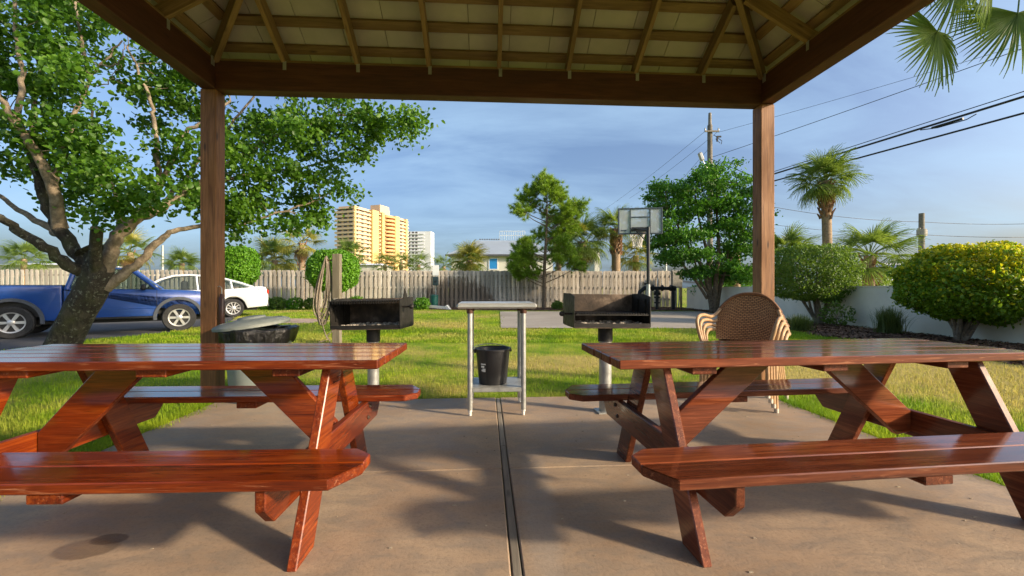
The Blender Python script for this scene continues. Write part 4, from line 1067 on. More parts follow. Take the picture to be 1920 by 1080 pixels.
# ------------------------------------------------------------------ vegetation helpers
def leaf_mesh(name, C, size, mat, seed=1, up=.35, aspect=.62, outward=None, fold=.18, svar=.35):
    """C (n,3) leaf positions -> one mesh of small folded leaves"""
    rg = np.random.default_rng(seed); n = len(C)
    t = rg.normal(size=(n, 3)); t[:, 2] -= .25; t /= np.linalg.norm(t, axis=1, keepdims=True)
    nr = rg.normal(size=(n, 3)); nr[:, 2] += up * 2
    if outward is not None: nr += outward * 1.6
    nr -= t * np.sum(nr * t, 1, keepdims=True); nr /= np.linalg.norm(nr, axis=1, keepdims=True) + 1e-9
    b = np.cross(nr, t)
    s = size * (1 + svar * rg.uniform(-1, 1, n))[:, None]
    prof = [(0, 0, 0), (.28, .5, 1), (.68, .42, .8), (1, 0, -.3), (.68, -.42, .8), (.28, -.5, 1)]
    V = np.empty((n, 6, 3))
    for i, (a_, w_, h) in enumerate(prof):
        V[:, i] = C + t * s * (a_ - .5) + b * s * w_ * aspect + nr * s * h * fold
    base = (np.arange(n) * 6)[:, None]
    F = np.concatenate([base + np.array([[0, 3, 2, 1]]), base + np.array([[0, 5, 4, 3]])])
    return np_mesh(name, V.reshape(-1, 3), F, mat)
def catmull(pts, n=5):
    out_ = []; q = [pts[0]] + list(pts) + [pts[-1]]
    for i in range(1, len(q) - 2):
        p0, p1, p2, p3 = q[i - 1:i + 3]
        for k in range(n):
            t_ = k / n
            out_.append(.5 * ((2 * p1) + (p2 - p0) * t_ + (2 * p0 - 5 * p1 + 4 * p2 - p3) * t_ ** 2 + (3 * p1 - p0 - 3 * p2 + p3) * t_ ** 3))
    return out_ + [pts[-1]]
# ------------------------------------------------------------------ the big leaning tree on the left
D0 = 6.4
tr = empty('broadleaf_tree', G(112, 672), 0, 'large leaning tree with lichen-covered trunk and spreading bright green crown', 'tree')
TB = tr.location.copy()
def tp_(px, py, d): return P(px, py, d) - TB
rt = random.Random(21)
mb = MB(); tk_pts = catmull([tp_(106, 690, 6.4), tp_(118, 645, 6.4), tp_(147, 590, 6.35), tp_(176, 540, 6.3), tp_(186, 500, 6.3), tp_(170, 470, 6.3)], 5)
def noisy_tube(mb, pts, rs, n, amp, seed):
    b0 = len(mb.v); mb.tube(pts, rs, n)
    rg = random.Random(seed); ph = [rg.uniform(0, 6.28) for _ in range(6)]
    for i in range(b0, len(mb.v)):
        v = Vector(mb.v[i]); j = min((i - b0) // n, len(pts) - 1); c = pts[j]; dr = v - c
        an = 2 * math.pi * ((i - b0) % n) / n
        f = 1 + amp * (.5 * math.sin(3 * an + ph[0] + j * .18) + .35 * math.sin(5 * an + ph[1] - j * .3) + .3 * math.sin(2 * an + ph[2] + j * .5) + .25 * rg.uniform(-1, 1))
        mb.v[i] = tuple(c + dr * f)
nT = len(tk_pts); rr0 = [.245, .205, .195, .19, .185, .08]
rad = [rr0[min(int(i / (nT - 1) * 5), 4)] * (1 - (i / (nT - 1) * 5) % 1) + rr0[min(int(i / (nT - 1) * 5) + 1, 5)] * ((i / (nT - 1) * 5) % 1) for i in range(nT)]
noisy_tube(mb, tk_pts, rad, 22, .13, 2)
mb.build('trunk', M_['bark'], tr, 60)
BR = [  # pixel path with distance, start and end radius (m)
 ([(175, 515, 6.3), (140, 503, 6.15), (84, 463, 5.95), (34, 433, 5.8), (0, 409, 5.7), (-70, 370, 5.6), (-150, 330, 5.6)], .125, .03),
 ([(178, 505, 6.3), (148, 480, 6.3), (112, 427, 6.3), (84, 380, 6.3), (66, 320, 6.3), (34, 235, 6.3), (-5, 175, 6.3), (-40, 90, 6.3)], .15, .03),
 ([(160, 490, 6.3), (128, 452, 6.5), (88, 424, 6.7), (34, 393, 6.9), (-10, 362, 7.1), (-90, 300, 7.3)], .10, .025),
 ([(112, 427, 6.3), (98, 352, 6.1), (68, 284, 5.9), (30, 230, 5.75), (0, 182, 5.6), (-30, 120, 5.5)], .115, .03),
 ([(196, 505, 6.3), (204, 485, 6.3), (222, 443, 6.35), (256, 410, 6.45), (304, 388, 6.6), (362, 352, 6.8), (440, 300, 7.0), (520, 255, 7.3), (600, 225, 7.5), (680, 210, 7.7)], .15, .018),
 ([(196, 540, 6.3), (232, 514, 6.4), (264, 490, 6.5), (294, 457, 6.6), (318, 437, 6.7), (372, 424, 6.9), (440, 425, 7.2), (520, 400, 7.4), (600, 375, 7.6)], .105, .015),
 ([(256, 410, 6.45), (293, 360, 6.5), (322, 300, 6.5), (348, 248, 6.5), (378, 228, 6.5), (430, 190, 6.6)], .075, .02),
 ([(293, 360, 6.5), (298, 320, 6.4), (291, 235, 6.3), (280, 186, 6.2), (258, 130, 6.1), (238, 84, 6.0)], .06, .014),
 ([(222, 443, 6.35), (226, 400, 6.5), (216, 360, 6.6), (188, 300, 6.7), (178, 262, 6.75), (172, 200, 6.8)], .065, .02),
 ([(98, 352, 6.1), (118, 290, 6.2), (141, 218, 6.25), (168, 152, 6.3), (188, 122, 6.3), (228, 76, 6.4)], .062, .012),
 ([(168, 152, 6.3), (158, 100, 6.3), (150, 50, 6.3), (140, -10, 6.3), (150, -90, 6.3)], .04, .015),
 ([(66, 320, 6.3), (60, 240, 6.5), (70, 150, 6.6), (80, 60, 6.6), (85, -40, 6.6)], .06, .02),
 ([(30, 230, 5.75), (40, 150, 5.8), (30, 60, 5.8), (20, -60, 5.8)], .05, .02),
 ([(304, 388, 6.6), (345, 335, 7.0), (400, 270, 7.4), (450, 215, 7.7), (500, 150, 8.0)], .05, .018),
 ([(362, 352, 6.8), (430, 335, 7.3), (500, 322, 7.7), (570, 315, 8.0), (650, 290, 8.2)], .05, .014),
 ([(188, 122, 6.3), (215, 122, 6.3), (232, 100, 6.3), (234, 78, 6.3)], .018, .006),
 ([(168, 158, 6.3), (195, 160, 6.3), (212, 140, 6.3), (228, 122, 6.3)], .014, .005),
 ([(-70, 370, 5.6), (-120, 250, 5.5), (-160, 120, 5.4)], .05, .02), ([(-150, 330, 5.6), (-240, 260, 5.6), (-330, 200, 5.6)], .03, .012)]
nodes = []
for bi, (path, r0, r1) in enumerate(BR):
    pts = catmull([tp_(*p) for p in path], 5); n = len(pts)
    pts = [p + Vector((rt.uniform(-1, 1), rt.uniform(-1, 1), rt.uniform(-1, 1))) * .02 if 2 < i else p for i, p in enumerate(pts)]
    r0 *= .82; rs = [r0 + (r1 * .8 - r0) * (i / (n - 1)) ** .7 for i in range(n)]
    q = MB(); noisy_tube(q, pts, rs, 12, .12, 40 + bi); q.build('limb', M_['bark'] if r0 > .1 and bi < 3 else M_['branch'], tr, 60)
    nodes += [(p, r) for p, r in zip(pts, rs)][3:]
q = MB(); pp = catmull([tp_(180, 510, 6.2), tp_(179, 465, 6.02), tp_(182, 428, 5.9)], 4); noisy_tube(q, pp, [.078] * 3 + [.07] * (len(pp) - 3), 14, .05, 77); st_ = q.build('cut_limb', M_['bark'], tr, 50)
q = MB(); dr = (pp[-1] - pp[-2]).normalized(); q.tube([pp[-1] - dr * .004, pp[-1] + dr * .004], .062, 16); q.build('sawn_face', M_['tip'], st_)
CL = [(20,20,60),(90,30,62),(150,30,50),(60,90,60),(130,92,45),(10,110,55),(30,170,52),(92,160,48),(140,150,34),(60,230,45),(112,232,50),(165,245,45),(100,290,50),(150,290,48),(50,310,38),(205,285,36),(130,340,45),(180,340,42),(222,330,34),(160,385,34),(205,392,30),(20,240,44),(200,50,36),(240,30,36),(205,110,20),
      (292,132,36),(302,168,36),(335,148,36),(262,165,18),(352,205,34),(288,232,20),(312,300,32),(270,345,30),(340,330,36),(300,385,32),(352,380,30),(250,375,25),(328,255,22),
      (450,222,46),(500,210,50),(560,212,55),(622,218,55),(682,222,50),(732,212,44),(768,222,24),(480,270,50),(540,272,55),(600,278,50),(660,276,44),(708,266,30),(450,320,45),(512,330,48),(572,330,44),(622,340,30),(440,380,40),(492,390,44),(542,388,38),(588,384,26),(604,402,20),(438,422,22),(520,425,20),(640,360,14),(560,418,18),(755,250,18),(402,300,40),(402,380,40),(400,230,40),
      (60,-50,70),(150,-60,60),(-60,30,70),(-60,130,70),(-60,230,60),(-140,120,80),(-150,230,70),(240,-50,60),(-200,330,60),(-300,220,70),(350,80,50),(420,120,50),(520,130,50),(620,150,50),(-120,-40,80),(40,-140,80),(160,-150,70)]
LP = []; TW = MB(); SUB = []
tip_nodes = [(p, r) for p, r in nodes]
for ci, (px, py, rp) in enumerate(CL):
    d = (6.3 + rt.uniform(-.7, .8)) if px < 400 else (7.3 + rt.uniform(-.5, .9)) - (.3 if px < 470 else 0)
    c = tp_(px, py, d); r_ = rp * d / 800 * 1.05
    nsub = max(2, int(round(r_ * 13)))
    for k in range(nsub):
        v = Vector((rt.gauss(0, 1), rt.gauss(0, 1), rt.gauss(0, 1))).normalized() * r_ * rt.uniform(.3, .95); v.y *= 1.3
        sc_ = c + v
        if (sc_ + TB).y < 5.2 and (sc_ + TB).x > -3.9: continue
        SUB.append((sc_, rt.uniform(.14, .24)))
for (sc_, sr) in SUB:
    # twig from the nearest limb
    best = min(tip_nodes, key=lambda q_: (q_[0] - sc_).length + (0.35 if q_[0].z > sc_.z + .1 else 0))
    p0 = best[0]; ln = (sc_ - p0).length
    if .12 < ln < .5:
        md = (p0 + sc_) / 2 + Vector((rt.uniform(-.1, .1), rt.uniform(-.1, .1), -.06 * ln + rt.uniform(-.05, .08))) * ln
        TW.tube(catmull([p0, md, sc_], 3), [max(.005, min(.02, best[1] * .5, .008 * ln + .004)) * f for f in (1, .9, .8, .7, .6, .45, .3)], 5, False)
    nl_ = int(86 * (sr / .19) ** 2)
    for k in range(nl_):
        v = Vector((rt.gauss(0, 1), rt.gauss(0, 1), rt.gauss(0, .75))) * sr * .62
        LP.append(tuple(sc_ + v))
tag(TW.build('twigs', M_['branch'], tr, 60), kind='stuff')
LP = np.array(LP)
crown = link('crown', leaf_mesh('crown', LP, .074, M_['leaf'], 4, .4, .72, None, .12), tr)
print('tree leaves', len(LP))

# ------------------------------------------------------------------ palms
def fan_frond(seed, R_=.8, nl=34, droop=.35, pet=.9, w_=.032):
    """fan leaf: petiole along +X from the origin, blade at its end, hanging tips"""
    rg = random.Random(seed); mb = MB()
    pp = [Vector((0, 0, 0)), Vector((pet * .5, 0, .05 * pet)), Vector((pet, 0, 0))]
    mb.tube(catmull(pp, 3), [.016] * 4 + [.010] * 3, 5, False)
    for k in range(nl):
        f = k / (nl - 1) * 2 - 1; an = f * 2.05 + rg.uniform(-.03, .03)
        ln = R_ * (1.0 - .22 * abs(f) ** 1.5) * rg.uniform(.86, 1.06)
        dx, dy = math.cos(an), math.sin(an)
        p = Vector((pet - .02, 0, 0)); dirv = Vector((dx, dy, .10 - .25 * abs(f))); side = Vector((-dy, dx, 0))
        vs = []; wd = w_ * R_ / .8
        for j, (t_, wf) in enumerate(((0, .5), (.35, 1.0), (.65, .8), (.86, .45), (1.0, .06))):
            q = p + dirv * ln * t_ + Vector((0, 0, -droop * ln * t_ ** 2.6 * rg.uniform(.8, 1.3)))
            vs += [q + side * wd * wf * .5 + Vector((0, 0, .008)), q + Vector((0, 0, -.004)), q - side * wd * wf * .5 + Vector((0, 0, .008))]
        mb.add(vs, [(3 * j + a_, 3 * j + 3 + a_, 3 * j + 4 + a_, 3 * j + 1 + a_) for j in range(4) for a_ in (0, 1)])
    return mb
FR = {}
def frond_mesh(kind, mat, R_, nl=34, droop=.35, pet=.9, w_=.034):
    k = (kind, mat.name, R_, nl)
    if k not in FR: FR[k] = fan_frond(hash(kind) % 97 if not isinstance(kind, int) else kind, R_, nl, droop, pet, w_).mesh('frond', mat)
    return FR[k]
def palm(base, hgt, label, nfr=28, R_=.75, pet=.8, trunk_r=.18, seed=1, mats=('palm',), dead=0, boots=0, joined=False, tilt=(0, 0), group='sabal palms', elmin=-45, nl=34, name='fan_palm', skip=None):
    rg = random.Random(seed)
    t = empty(name, base, 0, label, 'palm', group)
    top = Vector((tilt[0], tilt[1], hgt))
    mb = MB(); pts = catmull([Vector((0, 0, -.05)), Vector((tilt[0] * .3, tilt[1] * .3, hgt * .5)), top], 6)
    n = len(pts); mb.tube(pts, [trunk_r * (1.25 - .3 * min(1, i / n * 3)) for i in range(n)], 12); mb.build('trunk', M_['palmtrunk'], t, 50)
    if boots:
        mb = MB()
        for k in range(boots):
            a_ = k * 2.4; z = hgt - .05 - (k / boots) * min(hgt * .8, 1.5); rr_ = trunk_r * 1.0
            b = Vector((top.x * z / hgt + rr_ * math.cos(a_), top.y * z / hgt + rr_ * math.sin(a_), z))
            o_ = Vector((math.cos(a_), math.sin(a_), 0))
            e = b + o_ * rg.uniform(.08, .16) + Vector((0, 0, rg.uniform(.14, .26)))
            mb.tube([b - Vector((0, 0, .08)), b + o_ * .03, e], [.06, .05, .02], 5)
        mb.build('leaf_boots', M_['boots'], t)
    big = MB() if joined else None
    for k in range(nfr + dead):
        isd = k >= nfr
        az = k * 2.39996 + rg.uniform(-.3, .3)
        f = (k + .5) / nfr
        el = R(82 - (82 - elmin) * f ** .85 + rg.uniform(-8, 8)) if not isd else R(rg.uniform(-80, -55))
        if skip and skip(az, el): continue
        m = M_['palmdead'] if isd else M_[mats[rg.randrange(len(mats))]] if len(mats) > 1 else M_[mats[0]]
        var = rg.randrange(3)
        dr_ = .25 + .3 * var / 2 if el > 0 else .55
        me = frond_mesh(var + (10 if el < 0 else 0), m, R_, nl, dr_, pet)
        xd = Vector((math.cos(az) * math.cos(el), math.sin(az) * math.cos(el), math.sin(el)))
        yd = Vector((-math.sin(az), math.cos(az), rg.uniform(-.25, .25)))
        M = frame(top + xd * trunk_r * .4, xd, yd) @ Matrix.Scale(rg.uniform(.82, 1.1) * (.75 if isd else 1), 4)
        if joined:
            q = FR[[kk for kk in FR if FR[kk] == me][0]]
            big.add([v.co for v in q.vertices], [tuple(p_.vertices) for p_ in q.polygons], M)
        else: link('dead_frond' if isd else 'frond', me, t, M)
    if joined: big.build('crown', M_[mats[0]], t)
    return t
def at(px, py_base_z, d): return Vector(((px - 960) / 800 * d, d, py_base_z))
def hz(py, d): return CAM_H - (py - 540) / 800 * d
palm(at(1553, GZ, 17.5), hz(338, 17.5), 'tall palm with shaggy brown boots under its crown, behind the clipped bush', 34, .78, .62, .18, 3, ('palm', 'palm', 'palm'), 5, 46, tilt=(-.12, 0), elmin=-42)
palm(at(1630, GZ, 15.5), hz(478, 15.5), 'short palm with open crown behind the wall between the two bushes', 22, .85, .75, .17, 5, ('palm',), 3, 14, elmin=-35)
palm(at(1478, GZ, 19), hz(480, 19), 'palm crown showing just right of the right pavilion post', 20, .85, .8, .17, 7, ('palm',), 0, 6, elmin=-20)
palm(at(1155, GZ, 26), hz(428, 26), 'palm with thick criss-cross boots left of the basketball backboard', 26, .85, .75, .28, 9, ('palm', 'palm', 'palmy'), 2, 70, elmin=-25)
palm(at(1192, GZ, 27), hz(478, 27), 'low yellow-green palm behind the basketball pole', 22, .9, .8, .2, 11, ('palmy', 'palm'), 2, 0, elmin=-35)
palm(at(1092, GZ, 26), hz(452, 26), 'broad full palm right of the pine tree', 38, 1.05, .9, .24, 13, ('palm', 'palm', 'palmy'), 10, 20, elmin=-62)
palm(at(1047, GZ, 28), hz(430, 28), 'palm half hidden behind the pine tree', 26, .9, .8, .2, 15, ('palm',), 5, 0, elmin=-50)
palm(at(880, GZ, 26.5), hz(487, 26.5), 'yellow-green palm in front of the house with the blue shutter', 30, .78, .55, .2, 17, ('palmy', 'palmy', 'palm'), 2, 0, elmin=-50)
palm(at(566, GZ, 27), hz(455, 27), 'ragged palm with dead brown fronds left of the yellow tower', 14, .8, .7, .2, 19, ('palmy',), 12, 14, elmin=-35)
palm(at(515, GZ, 28), hz(487, 28), 'dense yellow-green palm behind the fence beside the ragged palm', 30, .9, .7, .2, 21, ('palmy', 'palm'), 0, 0, elmin=-30)
palm(at(341, GZ, 33), hz(493, 33), 'small rounded palm above the fence behind the sedan', 26, .75, .6, .2, 23, ('palm',), 0, 0, elmin=-25)
palm(at(245, GZ, 28), hz(472, 28), 'palm with hanging brown fronds behind the leaning tree trunk', 18, .9, .8, .2, 25, ('palmy', 'palm'), 12, 6, elmin=-40)
palm(at(657, GZ, 40), hz(477, 40), 'far palm standing before the yellow tower', 22, 1.0, .9, .22, 27, ('palm',), 0, 0, elmin=-35)
palm(at(45, GZ, 38), hz(485, 38), 'far palm above the fence at the left edge', 22, 1.1, 1.0, .22, 29, ('palm',), 0, 0, elmin=-30)
for i, (px, py) in enumerate(((722, 496), (752, 494), (785, 496), (832, 499))):
    palm(at(px, GZ, 44), hz(py, 44), ['first', 'second', 'third', 'last'][i] + ' from the left in the row of low palms below the towers', 16, 1.0, .8, .2, 31 + i, ('palm', 'palmy'), 0, 0, True, elmin=-25, nl=20, group='low palms below the towers')
# big palm by the wall: only its fronds reach into the picture, from the upper right
npalm = palm(Vector((8.75, 6.3, GZ)), 6.25, 'near palm whose broad fan fronds hang into the top right corner', 30, 1.0, 1.2, .2, 44, ('palm',), 0, 30, elmin=-40, nl=46, group=None, skip=lambda az, el: math.cos(az) < .25 and el < R(55))
for i, (px, py, d_, dx, dz, rs_, dr_, yt) in enumerate(((1756, 62, 6.3, -.38, -.92, .92, .10, .25), (1908, 28, 6.1, -.12, -1.0, .95, .12, -.2), (1795, -45, 6.6, -.75, -.66, .98, .15, .1), (1850, -60, 5.9, -.3, -.95, .95, .12, .5), (1700, -60, 6.9, -.8, -.55, .9, .12, -.3))):
    xd = Vector((dx, -.12, dz)).normalized(); me = fan_frond(70 + i, 1.0, 50, dr_, 1.5, .036).mesh('frond', M_['palm'])
    link('frond', me, npalm, frame(P(px, py, d_) - npalm.location - xd * 1.5 * rs_, xd, Vector((-dz, yt, dx))) @ Matrix.Scale(rs_, 4))

# ------------------------------------------------------------------ pine
pnb = at(1020, GZ, 22.6); pn = empty('pine_tree', pnb, 0, 'young pine with slim trunk and feathery needles in front of the fence', 'tree')
rp = random.Random(4); k = 22.6 / 800
mb = MB(); tpts = catmull([Vector((0, 0, -.05)), Vector((.02, 0, 2.0)), Vector((.10, 0, 3.6)), Vector((.16, 0, 5.2)), Vector((.15, 0, 6.3))], 6)
mb.tube(tpts, [.115 - .10 * i / (len(tpts) - 1) for i in range(len(tpts))], 10); mb.build('trunk', M_['trunk'], pn, 50)
tuft = []; mb = MB()
PB = [(26, 418, -6), (18, 440, 8), (16, 470, 10), (48, 425, 4), (-4, 338, 0), (-10, 348, 3), (12, 352, -3), (-28, 362, 4), (22, 374, 5), (-50, 390, 4), (62, 388, -4), (-64, 484, -6), (-72, 505, 0), (-45, 462, 6), (-58, 515, 4), (-45, 400, -10), (-40, 372, 0), (-18, 352, 5), (5, 343, 0), (30, 360, 8), (45, 385, 0), (58, 400, 6), (40, 410, -12), (-20, 385, 12), (15, 372, -10), (-35, 470, -8), (-55, 480, 0), (-48, 500, -10), (-70, 495, 4), (-62, 470, 8), (-30, 492, 10), (-38, 455, 0), (25, 455, -10), (38, 470, 0), (48, 490, 6), (20, 490, -8), (30, 430, 4), (-10, 440, 12), (60, 500, 0), (-25, 512, -6), (10, 400, 12), (35, 395, -14), (-5, 360, -8)]
for (dx, py, dy) in PB:
    dx = dx * (.86 if dx < -50 else 1) + (4 if py > 450 and dx < 0 else 0); e = Vector((dx * k + .1, dy * k * 1.4, CAM_H - GZ - (py - 540) * k)); 
    z0 = max(.9, e.z - .35 * abs(e.x) - .25); s0 = Vector((.02 * z0, 0, min(z0, 6.2)))
    md = (s0 + e) / 2 + Vector((0, 0, -.06)); pts = catmull([s0, md, e], 4); mb.tube(pts, [.03, .028, .026, .024, .022, .02, .016, .012, .008], 5, False)
    for q in range(42):
        v = Vector((rp.gauss(0, 1), rp.gauss(0, 1), rp.gauss(0, .8))) * .21
        tuft.append((e + v, (v + (e - s0).normalized() * .25 + Vector((0, 0, .15))).normalized()))
        if q % 3 == 0: mb.tube([e - (e - s0) * .15, e + v], .006, 4, False)
mb.build('branches', M_['trunk'], pn, 50)
rg = np.random.default_rng(6); TP = np.array([t_[0] for t_ in tuft]); TD = np.array([t_[1] for t_ in tuft]); K = 60
C = np.repeat(TP, K, 0); Dv = np.repeat(TD, K, 0) + rg.normal(size=(len(tuft) * K, 3)) * .62; Dv /= np.linalg.norm(Dv, axis=1, keepdims=True)
sd3 = np.cross(Dv, rg.normal(size=Dv.shape)); sd3 /= np.linalg.norm(sd3, axis=1, keepdims=True)
ln = rg.uniform(.16, .30, (len(C), 1)); V = np.stack([C - sd3 * .0085, C + sd3 * .0085, C + Dv * ln], 1).reshape(-1, 3)
link('crown', np_mesh('needles', V, np.arange(len(V)).reshape(-1, 3), M_['pine']), pn)

# ------------------------------------------------------------------ bushes and small trees
def blob_points(rg, n, ctr, rad, power=2.0, shell_=.82, lump=.10, seed=0):
    u = rg.normal(size=(n, 3)); u /= np.linalg.norm(u, axis=1, keepdims=True)
    e = power
    if e != 2.0: u = u / (np.sum(np.abs(u) ** e, 1, keepdims=True) ** (1 / e))
    f = 1 + lump * (np.sin(u[:, 0] * 7 + seed) * np.sin(u[:, 1] * 6 + seed * 2) + .7 * np.sin(u[:, 2] * 9 + u[:, 0] * 5 + seed * 3))
    r = (shell_ + (1 - shell_) * rg.uniform(0, 1, n) ** .7) * f
    shoot = rg.uniform(0, 1, n) < .05; r[shoot] *= rg.uniform(1.0, 1.13, shoot.sum())
    f2 = 1 + .035 * np.sin(u[:, 0] * 23 + seed) * np.sin(u[:, 2] * 21 + seed * 2) * np.sin(u[:, 1] * 19 + 1); r *= f2
    inner = rg.uniform(0, 1, n) < .22; r[inner] *= rg.uniform(.55, .95, inner.sum())
    return ctr + u * r[:, None] * np.array(rad), u
def bush(name, base, ctr, rad, n, size, mat, label, cat, group=None, seed=1, stems=6, power=2.0, lump=.08, gold=None, stem_r=.035, spread=.55):
    t = empty(name, base, 0, label, cat, group); rg = np.random.default_rng(seed); r2 = random.Random(seed)
    pts, u = blob_points(rg, n, np.array(ctr), rad, power, .84, lump, seed)
    keep = pts[:, 2] > .03; pts, u = pts[keep], u[keep]
    if gold is not None:
        pr = np.clip(.42 + .80 * u[:, 2] + rg.normal(size=len(u)) * .22 + .25 * u[:, 0], 0, 1); g_ = rg.uniform(0, 1, len(u)) < pr * .8
        link('new_leaves', leaf_mesh('new_leaves', pts[g_] * 1.0, size, gold, seed + 3, .5, .6, u[g_]), t); pts, u = pts[~g_], u[~g_]
    link('crown', leaf_mesh('crown', pts, size, mat, seed + 1, .35, .6, u), t)
    mb = MB()
    for k_ in range(stems):
        a_ = 2 * math.pi * k_ / max(1, stems) + r2.uniform(-.3, .3); rr_ = r2.uniform(.25, 1) * spread
        e = Vector((ctr[0] + rad[0] * rr_ * math.cos(a_), ctr[1] + rad[1] * rr_ * math.sin(a_), ctr[2] + rad[2] * r2.uniform(-.3, .3)))
        b0 = Vector((r2.uniform(-.06, .06), r2.uniform(-.06, .06), -.04)); md = b0.lerp(e, .45) + Vector((r2.uniform(-.06, .06), r2.uniform(-.06, .06), -.05))
        mb.tube(catmull([b0, md, e], 4), [stem_r * f for f in (1.2, 1.1, 1, .9, .8, .7, .55, .4, .25)], 7, False)
        for z_ in range(2):
            e2 = e + Vector((r2.uniform(-1, 1) * rad[0] * .4, r2.uniform(-1, 1) * rad[1] * .4, rad[2] * r2.uniform(.1, .5))); mb.tube([md.lerp(e, .4), e2], [stem_r * .5, stem_r * .2], 5, False)
    mb.build('trunk', M_['branch'], t, 50)
    return t
b0 = G(1803, 637); d = b0.y; bush('round_bush', b0, (.22, 0, hz(530, d)), (1.18, 1.1, .80), 21000, .072, M_['greenleaf'], 'large rounded bush with golden new leaves on top, by the wall', 'bush', None, 3, 8, 2.3, .06, M_['goldleaf'], .045, .6)
b0 = G(1537, 606); d = b0.y; bush('clipped_bush', b0, (-.30, 0, hz(512, d)), (1.08, 1.0, .82), 16000, .062, M_['bushleaf'], 'square clipped olive-green bush on bare stems before the wall', 'bush', None, 5, 9, 3.4, .05, None, .045, .6)
d = 20.2; b0 = at(449, GZ, d); bush('clipped_hedge', b0, (0, 0, hz(497, d)), (.80, .78, .92), 9000, .10, M_['hedge'], 'tall clipped bright green shrub behind the sedan', 'bush', 'clipped shrubs along the fence', 7, 3, 2.8, .03)
d = 20.6; b0 = at(625, GZ, d); bush('clipped_hedge', b0, (0, 0, hz(506, d)), (1.18, 1.1, 1.02), 13000, .10, M_['hedge'], 'large round clipped bright green shrub behind the hose post', 'bush', 'clipped shrubs along the fence', 9, 3, 2.4, .03)
low = [(498, 566, .35), (521, 567, .38), (553, 568, .36), (583, 568, .34), (668, 566, .4), (760, 570, .22), (791, 568, .36), (1045, 571, .25), (1172, 570, .3)]
nm = ['first', 'second', 'third', 'fourth', 'fifth', 'sixth', 'seventh', 'eighth', 'ninth']
for i, (px, py, r_) in enumerate(low):
    d = 21.6; bush('low_shrub', at(px, GZ, d), (0, 0, r_ * .8), (r_ * 1.15, r_ * .9, r_ * .9), 1100, .08, M_['bushleaf'] if i % 2 else M_['hedge'], nm[i] + ' from the left of the small low shrubs at the foot of the fence', 'shrub', 'low shrubs at the foot of the fence', 60 + i, 3, 2.0, .12, None, .02)
# dark green multi-stemmed tree by the wall
dt = 18.9; tb = at(1336, GZ, dt); dk = empty('evergreen_tree', tb, 0, 'dark green many-stemmed tree beside the basketball hoop, in front of the wall', 'tree')
kk = dt / 800; rd = random.Random(14); LPd = []; mb = MB(); limb = []
def dp(px, py, dy=0): return Vector(((px - 1336) * kk, dy, CAM_H - GZ - (py - 540) * kk))
stems = [[(1336, 585), (1330, 545), (1318, 500), (1295, 460), (1265, 420), (1245, 395)], [(1338, 585), (1332, 540), (1325, 480), (1315, 420), (1300, 360)], [(1340, 585), (1340, 530), (1345, 470), (1350, 400), (1345, 345)],
         [(1342, 585), (1352, 535), (1368, 490), (1385, 450), (1398, 410)], [(1326, 560), (1305, 530), (1285, 500), (1262, 470), (1240, 455)], [(1345, 560), (1360, 500), (1375, 430), (1380, 370)], [(1334, 560), (1310, 520), (1300, 470), (1285, 400)]]
for i, s_ in enumerate(stems):
    pts = catmull([dp(px, py, (rd.uniform(-.25, .25)) * (j * .5)) for j, (px, py) in enumerate(s_)], 4); n = len(pts)
    r0 = .13 if i < 4 else .07
    mb.tube(pts, [r0 * (1 - .8 * j / (n - 1)) for j in range(n)], 8, False); limb += pts[n // 3:]
cl = [(1300,345,30),(1335,335,30),(1365,345,28),(1270,360,26),(1245,385,24),(1232,420,22),(1240,450,20),(1275,400,28),(1310,385,26),(1345,378,26),(1380,375,24),(1398,400,22),(1402,440,22),(1395,475,22),(1375,420,26),(1340,425,22),(1258,440,24),(1290,440,18),(1270,480,16),(1300,478,12),(1370,465,22),(1385,505,18),(1250,478,14),(1405,360,18),(1320,322,16),(1350,500,14),(1232,352,12),(1400,520,14),(1300,510,12),(1365,520,10)]
for (px, py, r_) in cl:
    for lay_ in (-1, 0, 1):
        c = dp(px, py, lay_ * rd.uniform(.5, 1.3)); 
        if lay_: c = c * .97
        b = min(limb, key=lambda q_: (q_ - c).length); mb.tube([b, (b + c) / 2 + Vector((0, 0, .04)), c], [.03, .022, .012], 5, False)
        for q in range(11):
            sc_ = c + Vector((rd.gauss(0, 1), rd.gauss(0, 1), rd.gauss(0, .6))) * r_ * kk * .62
            for z_ in range(26): LPd.append(tuple(sc_ + Vector((rd.gauss(0, 1), rd.gauss(0, 1), rd.gauss(0, .55))) * .15))
mb.build('trunk', M_['trunk'], dk, 50); link('crown', leaf_mesh('crown', np.array(LPd), .14, M_['darkleaf'], 8, .6, .45), dk)
# dark thicket behind the wall, a bare palm stem in it
bush('thicket_shrub', Vector((11.2, 22.5, GZ)), (0, 0, .95), (1.7, 1.0, 1.1), 4200, .12, M_['darkleaf'], 'dark leafy thicket behind the wall beside the evergreen tree', 'bush', None, 90, 5, 2.0, .2)
bush('thicket_shrub', Vector((14.2, 17.3, GZ)), (0, 0, .85), (1.5, 1.0, .95), 3000, .10, M_['bushleaf'], 'olive shrub behind the wall under the short palm', 'bush', None, 91, 5, 2.0, .2)
mb = MB(); mb.tube([(0, 0, 0), (.02, 0, 1.6), (0, 0, 3.2)], [.19, .17, .16], 10); o = mb.build('bare_palm_trunk', M_['palmtrunk'], None, 50, T(at(1381, GZ, 21.5))); tag(o, 'bare pale palm trunk behind the wall left of the right post', 'trunk')
